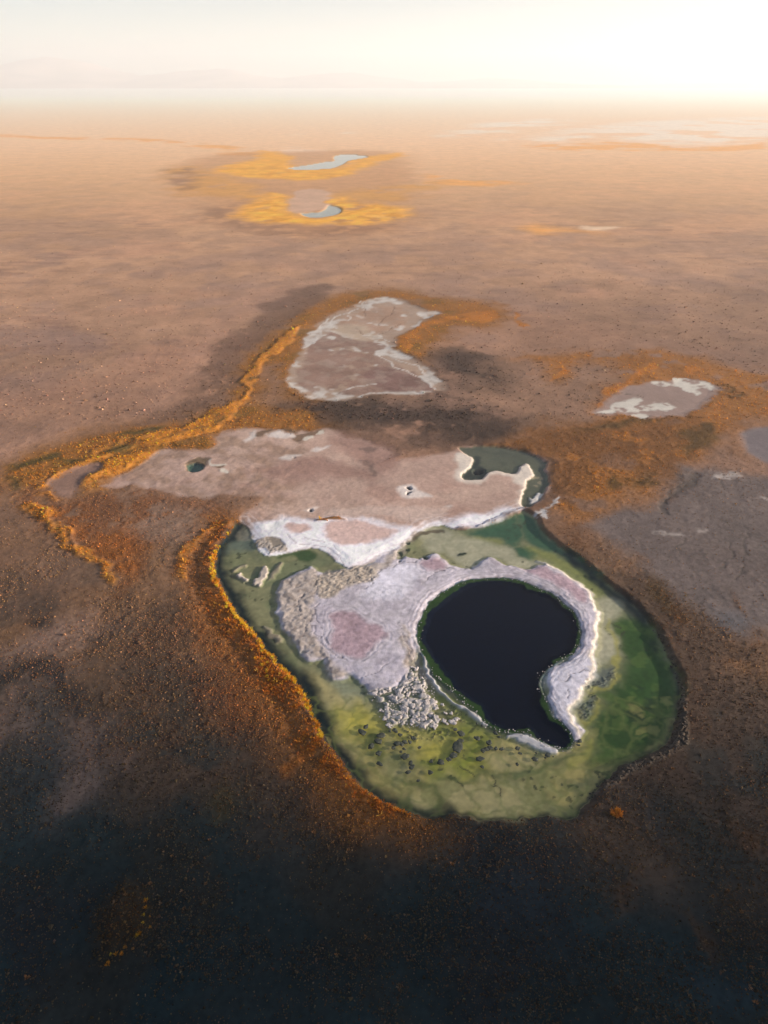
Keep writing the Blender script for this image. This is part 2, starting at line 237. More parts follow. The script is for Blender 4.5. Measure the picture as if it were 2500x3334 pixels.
  [(-12.27,79.08),(-10.08,78.43),(-7.52,75.29),(-4.23,73.48),(-2.84,72.3),(-6.41,71.72),(-8.25,72.3),(-10.22,74.38),(-11.56,76.53)],
 ],
 'bed_grey': [
  [(-9.46,79.69),(-5.79,77.74),(-3.38,75.86),(-2.41,73.43),(-1.03,71.67),(0.31,68.85),(-2.37,71.67),(-5.56,72.84),(-7.98,75.24)],
 ],
 'bed_dkgreen': [
  [(-2.49,66.45),(-1.42,66.72),(-0.55,65.66),(-0.12,64.12),(-0.54,62.11),(-1.78,62.36),(-2.23,64.37)],
 ],
 'bed_channel': [
  [(7.56,59.1),(9.39,59.1),(11.65,59.18),(12.84,59.75),(13.76,60.33),(15.2,60.42),(17.34,60.45),(19.18,60.33),(20.95,60.67),(22.89,61.77),(24.86,62.2),(28.08,62.98)],
  [(3.06,57.86),(3.12,56.51),(3.76,55.2),(5.28,54.55),(6.85,54.98),(7.53,56.29),(6.45,57.86),(4.67,58.32),(2.88,58.55),(1.5,59.47)],
  [(18,60.08),(17.61,59.42)],
 ],
 'bed_bank_dark': [
  [(-31.25,121.58),(-31.77,117.65),(-32.47,113.38),(-32.55,110.07),(-31.81,106.4),(-30.35,102.68),(-28.33,98.69),(-26.27,94.91),(-24.26,91.7),(-22.45,89.39),(-20.52,86.78),(-19.16,84.27),(-17.64,82.19),(-16.05,80.17),(-14.63,78.22),(-13.34,76.01),(-13.36,78.11),(-12.43,75.91),(-11.28,73.48),(-10.29,71.14),(-9.22,68.89),(-8.43,66.99),(-7.68,65.4),(-6.42,63.86),(-5.31,62.61),(-3.99,60.42)],
 ],
 'bed_bank_dark2': [
  [(-3.76,59.71),(-1.71,57.86),(0.08,56.51),(1.83,55.52),(3.36,54.76),(4.88,54.12),(6.39,53.7),(7.36,53.91),(8.36,54.44)],
 ],
 'bed_bank_dark3': [
  [(36.83,110.74),(38.56,107.61),(40.03,103.82),(41.58,100.77),(43.07,97.83),(43.91,96.06),(44.98,93.64),(45.67,91.63)],
 ],
 'bed_worm': [
  [(10.7,61.1),(11.1,60.76),(11.56,60.42),(12.05,60.31),(12.38,60.09),(12.49,59.84)],
  [(14.54,59.76),(14.92,59.43),(15.14,59.02),(14.99,58.46),(14.55,58.3)],
  [(14.55,58.3),(15.16,58.14),(15.53,57.82),(15.52,57.26),(15.64,56.64)],
  [(10.07,58.94),(10.45,58.54),(10.63,58.22)],
 ],
 'islet': [
  [(-24.57,101.9),(-24.3,103.73),(-24.03,105.6),(-23.52,107.03),(-22.66,107.03),(-22.06,105.83),(-22.14,104.42),(-22.61,102.81),(-23.07,101.23),(-23.7,100.79)],
  [(-28.12,104.49),(-27.64,104.96),(-26.87,103.79),(-25.86,102.87),(-25.94,102.19),(-26.99,102.87),(-27.76,103.56)],
 ],
 'islet_low': [
  [(-21.86,104.39),(-21.48,106.75),(-20.54,108.44),(-19.87,108.2),(-19.89,106.75),(-20.65,104.85),(-21.53,103)],
  [(-29.66,105.8),(-28.53,107.47),(-26.92,108.2),(-26.61,107.23),(-28.11,106.75),(-29,105.32)],
  [(-21,90.04),(-19.55,88.9),(-17.8,87.22),(-17.03,86.13),(-17.98,85.77),(-19.75,87.59)],
 ],
 'plates_nw': [
  [(-26.32,115.59),(-24.12,117.21),(-21.55,116.4),(-20.1,114.53),(-19.55,112.44),(-20.98,111.93),(-22.95,111.16),(-24.11,112.96),(-25.69,113.48)],
 ],
 'cracks': [
  [(-12.71,94.14),(-12.73,91.36),(-11.97,88.67),(-10.88,86.09),(-9.47,83.96),(-7.91,82.57),(-6.38,81.21)],
  [(-11.92,95.79),(-12.15,93.74),(-11.65,90.97),(-10.7,88.67),(-10.03,86.46),(-8.91,84.84)],
  [(-14.85,98.32),(-15.45,96.2),(-15.19,93.74),(-13.9,91.36),(-13.54,89.05),(-13.95,86.82)],
  [(-13.09,103.55),(-12.74,100.45),(-12.51,98.8),(-11.23,97.73)],
  [(-5.07,101.28),(-3.54,102.97),(-2.82,102.12),(-2.14,103.55),(-1.44,104.42),(-0.02,105.89),(1.77,106.18),(3.07,108.3),(4.69,107.69),(6.93,109.22)],
  [(-3.81,99.89),(-3.14,100.72),(-2.11,101.56),(-1.96,103.55)],
  [(-3.85,77.29),(-2.69,77.93),(-0.82,78.89),(0.37,80.54)],
  [(2.72,90.19),(3.19,87.93),(3.89,85.73),(4.3,83.26),(5.42,80.54)],
  [(28.74,76.62),(29.64,77.86),(31.08,78.71),(32.43,79.13),(32.95,78.71)],
  [(28.12,73.21),(28.65,74.19),(28.68,74.99)],
  [(7.31,101.46),(8.93,104.15),(11.28,105.69),(13.18,106),(15.85,106.31)],
 ],
 'flat_lines': [
  [(-20.47,117.89),(-17.64,114.85),(-14.74,114.19),(-12.05,113.53),(-10.48,112.56),(-8.83,109.7),(-8.01,107.86)],
  [(-16.51,116.86),(-14.51,115.85),(-12.17,115.18)],
  [(-10.59,114.19),(-9.35,112.24),(-8.72,110.96)],
 ],
 'dark_spots': [
  [(2.68,112.02),(3.8,112.34),(3.67,110.43),(3.13,111.06)],
  [(4.25,115.28),(5.3,115.45),(5.47,114.78),(4.71,114.62)],
  [(4.29,112.98),(5.24,113.31),(5.3,112.34),(4.64,112.18)],
  [(7.62,110.12),(8.47,110.59),(8.99,109.96),(8.4,109.18),(7.86,109.34)],
  [(2.71,108.57),(3.27,109.03),(3.35,108.41)],
  [(14.72,111.15),(15.35,111.87),(16.81,111.96),(16.42,111.39),(14.96,110.68)],
 ],
 'brown_edge': [
  [(6.04,117.17),(6.97,118.72),(9.66,120.03),(12.34,120.56),(13.03,120.03),(12.53,119.24),(9.89,118.98),(7.5,117.68),(6.27,115.65)],
 ],
 'tufa': [
  [(-2.89,74.8),(-1.05,73.89),(-0.59,72.7),(-1.03,71.54),(0.31,70.11),(0.52,67.62),(2.28,68.72),(2.91,68.03),(3.82,69.27),(5.09,68.03),(6.58,67.49),(7.72,68.44),(8.12,69.55),(7.2,70.68),(8.05,71.83),(6.71,73.89),(6.49,76.34),(6.67,77.6),(5.53,78.24),(5.13,80.2),(3.66,78.88),(3.13,76.65),(1.48,75.41)],
 ],
 'tufa_low': [
  [(3.12,67.71),(3.77,67.44),(5.04,66.9),(6.8,67.44),(8.53,67.44),(9.78,66.9),(9.07,66.11),(7.13,65.84),(5,65.84),(3.51,66.11)],
  [(8.46,72.79),(10.62,71.63),(12.3,70.48),(12.62,69.36),(10.86,69.36),(8.79,71.05)],
 ],
 'tufa_east': [
  [(31.58,76.81),(33.83,77.22),(35.72,78.48),(37.45,80.19),(36.41,77.64),(34.53,76.4),(32.18,75.58)],
  [(29.42,71.66),(31.77,73.98),(32.87,73.59),(31.67,71.28),(30.12,69.79),(29.25,69.79)],
 ],
 'mid_pan': [
  [(-6.99,298),(0.2,302.03),(6.7,299.33),(11.49,291.47),(15.5,286.42),(18.63,280.32),(23.21,277.46),(17.44,271),(13.83,264.34),(9,254.87),(5.1,247.88),(3.77,240.28),(3.09,233.06),(6.52,229.58),(10.88,222.87),(13.38,216.48),(16.3,210.38),(18.2,203.14),(18.32,197.63),(16.35,194.96),(11.21,193.39),(5.66,192.61),(0.14,193),(-3.88,193),(-7.32,190.43),(-11.65,187.54),(-16.65,188.79),(-20.66,189.54),(-25.02,193.39),(-28.17,198.98),(-30.02,205.99),(-30.89,213.4),(-30.33,218.05),(-28.79,224.52),(-28.98,234.83),(-29.81,245.95),(-26.84,253.85),(-25.16,264.34),(-22.54,273.28),(-18.93,280.32),(-13.77,287.67)],
 ],
 'mid_brown': [
  [(-24.59,242.15),(-19.93,253.85),(-14.56,246.91),(-8.31,243.09),(-1.04,241.21),(0.16,234.83),(-3.31,229.58),(0.16,224.52),(3.5,219.64),(8.81,211.88),(12.78,204.55),(15.49,197.36),(10.78,194.96),(0.14,194.96),(-8.88,192.35),(-15.01,194.3),(-17.13,195.62),(-22.08,194.3),(-25.74,200.35),(-27.74,210.38),(-26.8,224.52),(-26.8,236.62)],
 ],
 'mid_brown2': [
  [(-7.39,210.38),(-2.05,216.48),(3.44,214.93),(8.76,210.38),(12.74,203.84),(15.03,198.3),(10.79,195.22),(0.14,195.22),(-2.44,200.35)],
 ],
 'mid_upper': [
  [(-18.93,268.75),(-13.32,276.76),(-8.09,283.95),(-1.21,288.93),(6.48,287.67),(9.41,280.32),(8.75,268.75),(6.59,260.06),(1.44,255.89),(-3.55,249.85),(-7.29,250.84),(-12.22,249.85),(-18.29,257.96)],
 ],
 'mid_cream': [
  [(-20.06,255.89),(-17.3,263.26),(-11.52,264.34),(-6.21,259.01),(-5.44,251.83),(-2.3,248.86),(-5.91,244.03),(-10.84,245.95),(-15.84,247.88)],
 ],
 'mid_vein': [
  [(-9.8,295.36),(-8.88,287.67),(-12.19,282.73),(-16.08,277.94),(-19.86,273.28),(-20.76,266.53),(-19.69,260.06),(-17.65,257.96)],
  [(-21.71,271),(-24.18,260.06),(-24.31,249.85),(-25.64,240.28),(-28.69,234.83)],
  [(-7.27,249.85),(-2.29,247.88),(2.59,242.15)],
  [(-2.73,229.58),(1.29,222.87),(4.01,216.48),(8.76,210.38),(11.79,205.99),(14.12,200.35),(15.97,196.95)],
  [(3.54,222.87),(7.98,220.44),(12.2,214.93),(13.99,207.43),(16.8,201.74)],
  [(-14.62,275.59),(-12.85,273.28),(-13.61,267.64)],
  [(-7.34,191.07),(-4.9,193.65),(0.14,194.3),(5.68,193.39),(11.22,193.65)],
  [(-11.12,197.63),(-7.08,199.66),(-2.98,201.74)],
 ],
 'mid_crack': [
  [(-8.12,285.18),(-8.34,280.32),(-7.16,273.28)],
  [(4.4,288.93),(3.61,280.32),(0.19,271),(-0.47,266.53),(-2.4,262.19)],
  [(-10.68,259.01),(-8.59,252.84),(-6.65,249.85)],
  [(7.33,264.34),(2.73,259.01),(0.8,253.85),(-2.31,250.84)],
 ],
 'pan_right': [
  [(59.29,178.33),(64.96,186.78),(68.28,192.39),(73.68,197.07),(78.91,200.7),(84.34,203.18),(90.37,204.44),(92.7,205.71),(97.62,205.08),(101.55,203.18),(102.82,199.48),(102.73,197.07),(98.1,191.25),(92.81,184.61),(88.18,180.39),(83.25,177.32),(78.23,177.32),(73.57,175.81),(71.24,176.31),(68.52,178.33),(64.32,178.33)],
 ],
 'pr_white': [
  [(91.77,204.44),(93.64,205.71),(97.48,204.7),(100.99,202.93),(102.36,199.48),(100.43,195.89),(98.67,198.27),(95.92,197.07),(95.45,193.55),(93.22,192.39),(91.63,195.3),(90.92,198.27),(89.09,198.27)],
  [(82.54,201.94),(85.36,203.44),(88.06,203.18),(89.96,200.7),(88.35,198.75),(84.86,199.24)],
  [(60.4,179.36),(64.63,182.48),(70.84,189),(75.58,190.12),(76.63,187.89),(72.99,184.61),(76.87,184.61),(79.57,186.24),(82.36,186.78),(83.62,183.01),(80.5,181.43),(75.48,180.39),(68.98,179.87),(64.46,178.84)],
  [(70.3,177.32),(73.81,179.15),(74.64,177.82),(73.06,175.52),(71.08,175.81)],
 ],
 'pr_crack': [
  [(72.18,193.55),(73.62,192.39),(76.29,192.39),(77.53,190.68),(78.74,190.34)],
 ],
 'pan_edge': [
  [(95.17,164.7),(96.97,166.98),(100.22,168.83),(104.87,170.25),(109.63,168.37),(100.61,150.4),(95.05,149.61),(92.87,152.78),(92.47,156.05)],
 ],
 'far_white': [
  [(208.35,1219.95),(273.33,1327.03),(363.68,1511.34),(502.64,1752.62),(664.79,1927.22),(1042.13,2139.26),(1229.15,2263.31),(644.68,1163.34),(604.51,1219.95),(505.43,1163.34),(449.72,1163.34),(412.41,1219.95),(371.44,1282.11),(295.8,1219.95)],
  [(131.1,1327.03),(261.16,1541.78),(439.28,1835.89),(436.3,2027.85),(266.12,1835.89),(157.69,1606.36)],
  [(-134.63,1437.67),(-84.95,1465.28),(-65.62,1421.58),(-113.42,1385.37)],
  [(-147.12,1085.88),(-124.52,1070.29),(-106.18,1040.37),(-119.6,1026.01)],
 ],
 'far_orange': [
  [(209.87,1145.58),(286.88,1181.65),(354.11,1219.95),(399.97,1181.65),(436.74,1128.33),(498.03,1145.58),(595.25,1200.51),(537.62,1079.43),(432.58,1049.03),(356.9,1049.03),(281.22,1049.03),(224.19,1079.43)],
  [(75.25,740.5),(108.4,718.19),(123.7,704.01),(104.46,690.34),(70.48,690.34),(36.83,697.11),(40.54,772.34)],
  [(93.5,475.83),(107.13,489.73),(119.96,486.19),(128.96,482.69),(135.21,469.14),(118.65,459.43),(101.11,459.43)],
  [(-692.01,1403.77),(-561.89,1330.06),(-427.94,1307.12),(-316.1,1232.52),(-238.49,1139.14),(-171.42,1058.43),(-136.7,987.98),(-196.26,987.98),(-260.11,1113.72),(-389.7,1232.52),(-558.84,1284.94),(-656.92,1330.06)],
 ],
 'far_cream': [
  [(128.12,479.24),(141.78,475.83),(151.51,467.83),(135.53,461.34),(127.25,465.86)],
 ],
 'far_yellow': [
  [(-176.75,801.59),(-173.8,868.65),(-156.62,947.17),(-168.5,1055.13),(-137.55,1012.01),(-113.13,947.17),(-113.09,889.79),(-101.75,829.09),(-87.75,810.56),(-56.99,823.45),(-43.07,868.65),(-40.68,911.93),(-19.52,959.5),(8.71,1012.01),(26.12,1026.01),(17.55,959.5),(-9.55,889.79),(-28.2,801.59),(-51.28,736.01),(-78.64,721.17),(-112.62,736.01),(-149.41,759.38)],
  [(-99.63,525.52),(-101.62,578.69),(-100.72,631.12),(-90.58,625.49),(-76.83,588.52),(-73,550.93),(-60,525.52),(-53.22,509.74),(-39.2,511.28),(-30.94,525.52),(-30.48,542.21),(-41.02,578.69),(-36.95,609.13),(-27.43,598.66),(-13.39,569.15),(5.04,564.49),(17.09,542.21),(11.02,509.74),(-5.46,487.63),(-29.94,484.12),(-54.46,484.12),(-77.54,491.2),(-91.76,509.74)],
 ],
 'far_yellow_soft': [
  [(-235.39,801.59),(-217.74,858.43),(-178.61,810.56),(-147.95,751.44),(-123.53,693.1),(-100.72,631.12),(-98.74,578.69),(-127.73,609.13),(-152.89,619.94),(-188.33,679.82)],
  [(-46.79,619.94),(-23.33,654.63),(26.57,693.1),(53.12,706.87),(58.55,667),(24.76,642.67),(8.17,588.52),(-21.48,598.66)],
 ],
 'far_dark': [
  [(-130.54,533.75),(-119.98,569.15),(-96.95,517.52),(-73.6,480.65),(-45.61,467.2),(-22.15,473.84),(4.41,487.63),(0.67,460.73),(-27.43,439.31),(-58.53,436.4),(-82.33,445.25),(-103.91,473.84),(-118.08,494.81)],
  [(-231.48,801.59),(-221.16,838.65),(-177.57,736.01),(-168.89,654.63),(-186.67,667)],
 ],
 'far_pool_a': [
  [(-105.3,833.27),(-96.22,852.71),(-83.55,873.03),(-68.92,905.27),(-58.64,916.53),(-63.09,951.95),(-60.71,990.06),(-44.56,1003.41),(-18.59,971.92),(-32.78,939.86),(-43.11,916.53),(-47.52,873.03),(-57.65,833.27),(-72.93,822),(-92.56,818.31)],
 ],
 'far_pool_b': [
  [(-59.64,528.17),(-52.71,532.28),(-46.36,536.44),(-43.24,549.3),(-42.36,566.41),(-35.61,559.99),(-31.32,544.95),(-32.43,528.17),(-38.36,517.76),(-46.9,510.77),(-55.16,516.2)],
 ],
 'far_pool_c': [
  [(-469.21,1336.77),(-444.89,1360.61),(-417.92,1325.15),(-427.28,1280.54)],
 ],
 'far_lagoon_flat': [
  [(-77.03,590),(-72.03,656.28),(-55.82,656.28),(-44.55,632.71),(-44.01,580.14),(-41.3,561.32),(-42.95,545.31),(-51.25,530.94),(-60.16,526.85),(-70.59,547.92)],
 ],
 'plain_light': [
  [(-95.57,150.88),(-92.55,154.4),(-86.2,161.83),(-79.94,168.63),(-74.11,172.2),(-63.6,176.52),(-60.4,186.36),(-58.35,200.89),(-57.6,210.49),(-61.14,220.87),(-58.58,242.2),(-55.88,264.74),(-46.06,299.82),(-35.42,322.15),(-56.51,315.48),(-69.26,259.96),(-68.55,228.26),(-66.74,197.84),(-71.59,177.15),(-84.41,169.81),(-98.73,157.52)],
 ],
 'dark_band': [
  [(-35.42,322.15),(-44.84,302.84),(-48.61,289.63),(-50.95,274.76),(-52.79,263.53),(-55.68,251.93),(-59.5,240.12),(-60.48,226.37),(-60.95,217.32),(-57.6,210.49),(-58.57,199.35),(-59.26,190.54),(-62.03,182.32),(-63.6,176.52),(-70.03,172.2),(-73.31,169.81),(-66.61,171),(-59.84,172.2),(-55.65,175.89),(-49.52,183.65),(-44.89,193.41),(-46.25,210.49),(-46.85,228.26),(-42.12,244.31),(-36.82,262.33),(-32.32,274.76),(-28.77,285.44),(-25.4,302.84),(-24.01,318.79),(-28.76,325.58)],
  [(-51.55,288.55),(-46.29,301.69),(-37.43,321.88),(-30.64,323.42),(-32.01,304.44),(-37.85,291.1),(-42.65,274.03),(-47.64,262.85)],
 ],
 'veg_orange': [
  [(-40.87,218.4),(-44.28,240.78),(-40.16,250.41),(-36.26,265.03),(-32.64,281.13),(-27.49,293.69),(-21.03,304.44),(-13.18,310.07),(-2.79,313.53),(8.4,310.64),(16.31,304.44),(24.71,298.98),(33.11,296.31),(39.36,288.55),(45.67,283.57),(45.72,269.47),(38.69,260.71),(29.6,259.65),(21.41,252.42),(16.18,237.09),(12.57,223.25),(9.24,224.91),(6.48,228.28),(3.07,231.74),(5.07,246.48),(13.75,262.85),(23.08,275.9),(15.41,284.8),(6.66,297.64),(0.2,300.33),(-6.95,296.31),(-13.69,286.04),(-18.82,278.73),(-22.41,271.73),(-25.02,262.85),(-26.68,252.42),(-29.64,244.56),(-28.82,233.5),(-29.78,218.4),(-30.54,210.68),(-29.42,203.4),(-27.35,196.51),(-24.88,192.29),(-20.51,188.1),(-23.53,188.72),(-27.27,191.26),(-30.74,199.22),(-32.69,210.68),(-32.55,218.4),(-38.65,218.4)],
  [(-30.91,274.76),(-36.54,259.96),(-41.82,242.2),(-45.89,226.37),(-45.65,210.49),(-44.03,194.87),(-46.84,183.65),(-53.06,175.89),(-59.19,169.81),(-66.25,169.81),(-72.72,168.05),(-76.88,162.93),(-80.64,157.52),(-86.49,153.38),(-90.31,148.44),(-90.82,144.66),(-87.67,138.37),(-83.7,135.8),(-78.69,137.07),(-77.72,141.01),(-74.92,147.48),(-70.39,147.48),(-68.49,144.66),(-70.49,139.24),(-68.98,137.5),(-65.11,137.5),(-64,141.91),(-59.81,148.44),(-57.38,154.4),(-55.46,155.95),(-50.6,155.43),(-45.06,155.95),(-42.55,157.52),(-43.9,162.93),(-41.98,166.89),(-37.31,168.63),(-31.46,169.81),(-25.5,166.32),(-18.5,165.75),(-16.74,168.63),(-18.44,177.15),(-22.99,181.01),(-28.29,181.01),(-33.44,183.65),(-36.96,189.13),(-40.43,204.01),(-39.84,215.58),(-36.78,219.97),(-31.93,220.87),(-29.29,244.31)],
 ],
 'veg_gold': [
  [(-31.29,264.4),(-35.95,255),(-39.2,237.78),(-43.35,222.4),(-44.4,210.23),(-44.45,203.75),(-41.98,196.1),(-44.61,186.12),(-47.31,180.78),(-51.15,174.43),(-56.09,169.6),(-61.32,164.97),(-64.1,162.73),(-68.17,157.32),(-70.89,154.21),(-74.64,149.22),(-76.27,146.35),(-77.99,141.73),(-79.14,138.19),(-76.15,142.64),(-73.02,147.29),(-68.68,153.19),(-65.32,157.32),(-62.47,160.53),(-58.48,158.38),(-61.2,156.27),(-66.15,151.19),(-67.83,145.4),(-69.97,139.07),(-65.15,145.4),(-60.62,151.19),(-57.96,153.19),(-57.71,157.32),(-54.54,161.62),(-48.26,166.11),(-44.49,171.99),(-41.49,180.78),(-41.24,191.72),(-41.29,202.18),(-40.81,210.23),(-39.96,220.59),(-36.05,233.77),(-32.42,248.3)],
  [(-78.79,127.98),(-75.9,125.84),(-73.28,123.45),(-72.57,124.04),(-73.5,127.06),(-75.79,128.61),(-77.62,128.29)],
  [(-78.34,135.42),(-76.02,134.75),(-73.26,132.11),(-74.16,133.09),(-76.58,135.28)],
  [(-68.47,119.42),(-64.97,114.5),(-62.75,111.9),(-61.17,110.88),(-62.15,113.45),(-65.64,117.75)],
 ],
 'veg_darkgreen': [
  [(-46.06,174.65),(-44.25,175.89),(-43.37,174.03),(-46.33,171)],
  [(-71.7,156.47),(-68.43,158.05),(-65.4,157.52),(-66.76,154.4),(-69.52,152.88)],
  [(-70.28,165.18),(-65.9,168.63),(-59.51,171),(-59.88,168.63),(-64.85,165.18)],
  [(-79.51,149.9),(-76.59,151.88),(-74.92,149.9),(-77.37,147.96)],
  [(-91.23,147.48),(-88.9,150.39),(-83.17,154.4),(-81.02,151.38),(-86.21,148.44),(-89.01,145.59)],
  [(-89.09,141.91),(-86.49,141.01),(-84.08,136.65),(-87.02,138.37)],
  [(-42.71,207.21),(-40.48,208.02),(-40.43,204.01),(-42.18,204.01)],
 ],
 'pan_left': [
  [(-79.36,138.46),(-78.02,141.55),(-74.57,147.56),(-70.66,148.04),(-69.2,145.2),(-71.42,141.55),(-70.32,136.31),(-71.17,132.98),(-75.2,134.63)],
 ],
 'veg_brown': [
  [(-85.11,136.09),(-78.97,136.09),(-72.6,132.11),(-69.4,136.09),(-65.55,136.78),(-60.99,135.42),(-54.18,135.42),(-46.61,132.44),(-39.71,131.46),(-34.02,129.55),(-32.02,125.84),(-32.53,121.7),(-33.63,117.75),(-34.05,112.41),(-33.57,107.4),(-30.8,100.89),(-35.78,100.89),(-39.03,105.01),(-39.55,109.37),(-44.47,112.41),(-45.99,107.4),(-47.41,100.89),(-51.28,100.89),(-56.74,108.38),(-61.57,110.37),(-67.48,117.75),(-73.6,123.45),(-78.93,128.29),(-83.43,129.55),(-85.94,132.76)],
 ],
 'veg_grey': [
  [(-56.16,130.82),(-49.52,130.82),(-42.14,127.67),(-36.86,125.84),(-37.82,119.98),(-40.52,114.5),(-44.47,112.41),(-48.07,114.5),(-52.79,119.98),(-57.19,125.84)],
 ],
 'veg_rust': [
  [(-72.82,124.63),(-67.31,118.86),(-63.16,114.5),(-58.63,110.37),(-54.15,105.96),(-49.62,100.89),(-46.85,100.89),(-47,105.96),(-48.05,112.41),(-52.09,117.75),(-57.29,122.28),(-64.73,127.06),(-72.08,130.82)],
 ],
 'veg_rust_sw': [
  [(-59.78,110.52),(-54.27,106.1),(-50.3,101.92),(-50.1,107.18),(-53.15,110.52)],
 ],
 'rust_bank': [
  [(-31.28,120.63),(-34.48,121.78),(-35.34,118.38),(-34.08,110.94),(-32.87,104.6),(-32.69,100.5),(-30.77,95.36),(-27.95,90.55),(-25.51,87.16),(-22.51,84.27),(-20.36,81.5),(-19.62,79.83),(-17.61,75.68),(-15.35,72.36),(-13.24,69.5),(-9.84,68.06),(-12.24,72.66),(-14.38,76.61),(-16.77,79.83),(-19.45,82.7),(-21.25,86.42),(-24.6,90.55),(-28.65,97.46),(-30.66,101.39),(-32.12,105.07),(-32.78,108.94),(-31.78,116.73)],
  [(-16.71,75.57),(-14.75,70.82),(-12.78,66.95),(-10.56,63.82),(-8.04,60.86),(-5.86,58.04),(-4,56.02),(-2.04,54.94),(0.65,53.66),(3.29,53.24),(1.42,54.4),(-1.68,56.47),(-4.53,59.43),(-5.64,61.58),(-7.97,64.07),(-9.63,67.76),(-11.68,72.27),(-13.87,76.98),(-17.49,81.39)],
 ],
 'rust_bank2': [
  [(-36.73,110.94),(-32.69,100.5),(-29.47,92.92),(-26.34,87.53),(-23.07,83.22),(-20,79.17),(-18.91,76.61),(-16.25,72.36),(-13.95,68.06),(-20.44,68.06),(-23.71,73.85),(-26.12,80.16),(-29.39,85.34),(-31.72,89.02)],
 ],
 'grass_line': [
  [(-31.33,121.78),(-32.2,117.28),(-33.21,112.48),(-33.55,108.45),(-32.87,104.6),(-31.4,100.95),(-29.24,97.03),(-27.19,93.32),(-25.05,90.17),(-23.12,87.9),(-21.38,85.7),(-20.12,83.92),(-19.55,82.53),(-18.43,81.5),(-16.75,79.67),(-15.34,77.88),(-14.19,75.99),(-14.05,76.51),(-12.9,74.35),(-11.87,71.98),(-10.88,69.69),(-9.82,67.49),(-9.03,65.62),(-8.28,64.07)],
 ],
 'grass_line2': [
  [(-8.28,64.07),(-6.92,62.32),(-5.82,61.1),(-4.72,59.2),(-3.47,57.47),(-1.87,56.13),(-0.31,54.98),(1.22,54.12),(2.73,53.41)],
 ],
 'grass_tail': [
  [(-20.73,83.92),(-20.12,81.5),(-19.39,79.83),(-18.39,77.88),(-17.89,75.99)],
  [(-0.1,75.99),(0.13,75.99)],
 ],
 'gold_tail': [
  [(-10.12,63.57),(-11.26,62.57),(-12.57,61.34),(-13.65,60.14)],
 ],
 'dark_heath': [
  [(-15.18,181.64),(-9.63,186.47),(-1.85,190.23),(8.04,188.96),(15.93,188.96),(19.37,182.83),(26.93,181.64),(30.62,173.65),(25.27,167.33),(16.29,167.33),(7.38,169.33),(-1.69,170.39),(-10.03,173.65)],
  [(-30.62,182.57),(-17.79,189.39),(-1.32,192.95),(17.41,182.57),(35.09,176.13),(43.66,167.12),(32.4,158.8),(20.42,158.8),(3.75,164.27),(-11.15,167.12),(-21.11,167.12)],
  [(16.17,230.48),(27.92,235.38),(38.34,216.75),(38.27,196.61),(27.37,200.39),(19.65,212.46)],
  [(6.75,240.46),(16.17,230.48),(18.75,200.39),(21.51,191.15),(17.92,189.39),(15.13,212.46),(11.15,225.75)],
 ],
 'veg_orange_r': [
  [(33.05,297.22),(39.09,294.29),(46.99,288.58),(50.05,283.06),(44.45,265.07),(38.37,262.66),(29.99,265.07)],
  [(44.92,223.87),(52.26,229.5),(65.67,232.01),(82.33,231.42),(100.71,230.46),(106.33,226.66),(112.68,217.59),(124.9,212.44),(137.64,209.11),(117.51,171.22),(107.61,176.12),(99.24,171.22),(91.69,164.26),(87.46,157.72),(79.71,152.57),(72.89,146.72),(64.87,143),(62.51,135.97),(55.1,132.64),(50.24,130.23),(44.15,122.61),(38.45,121.89),(37.34,127.87),(40.56,135.13),(38.46,139.42),(40.1,148.63),(38.8,152.57),(35.7,156.15),(30.89,158.78),(37.41,163.14),(49.48,171.22),(58.17,177.37),(68.33,195.11),(76.72,204.27),(77.48,210.76),(73.1,221.15),(63.55,217.59),(57.6,207.47),(52.21,204.27),(53.03,214.13),(49.46,221.15)],
 ],
 'veg_rust_r': [
  [(31.37,158.78),(45.94,168.85),(57.53,174.87),(66.75,171.22),(81.65,177.37),(89.98,178.65),(83.11,168.85),(77.36,158.78),(77,151.57),(71.99,146.72),(65.18,143.91),(62.66,148.63),(55.37,148.63),(50.57,147.67),(44.61,134.29),(38.45,121.89),(37.84,134.29),(40.52,149.6),(39,153.58)],
 ],
 'veg_gold_r': [
  [(58.17,177.37),(61.26,185.23),(64.53,189.37),(67.61,196.59),(72.45,199.61),(76.72,204.27),(82.8,212.44),(91.16,219.36),(90.61,214.13),(82.41,207.47),(75.31,199.61),(69.74,192.2),(64.87,186.59),(61.63,182.55)],
  [(52.21,204.27),(57.6,207.47),(61.12,212.44),(61.09,217.59),(53.54,210.76)],
  [(60.36,166.53),(66.03,168.85),(72.21,172.42),(76.1,174.87),(71.05,168.85),(65.16,165.95)],
  [(99.13,215.85),(104.08,217.59),(103.28,212.44),(98.4,209.11)],
  [(52.84,276.71),(54.92,279.08),(53.98,267.57),(55.06,258.92),(51.59,261.04)],
  [(3.8,242.96),(7.63,250.73),(14.42,263.18),(21.33,269.81),(31.46,279.08),(44.02,281.49),(43.79,269.81),(36.67,265.36),(27.08,267.57),(19.59,263.18),(14.03,254.77),(10.92,239.23),(8.22,228.57),(5.41,232.03)],
 ],
 'veg_dark_r': [
  [(52.63,165.39),(59.32,170.03),(67.48,173.64),(76.53,176.12),(72.21,172.42),(63.85,168.26),(57.38,166.53)],
  [(79.24,166.53),(86.04,171.22),(92.13,171.22),(88.76,163.14),(81.86,155.63),(76.92,152.57),(78.24,159.85)],
  [(51.98,141.19),(55.57,143),(56.02,138.54),(52.88,135.13),(51.45,137.68)],
  [(57.95,142.09),(62.06,143.91),(61.93,139.42),(58.51,136.82)],
  [(103.32,198.09),(106.25,199.61),(106.42,197.34),(103.71,196.29)],
  [(104.76,192.2),(107.62,193.65),(106.91,190.78),(104.39,190.07)],
 ],
 'rim_right_pan': [
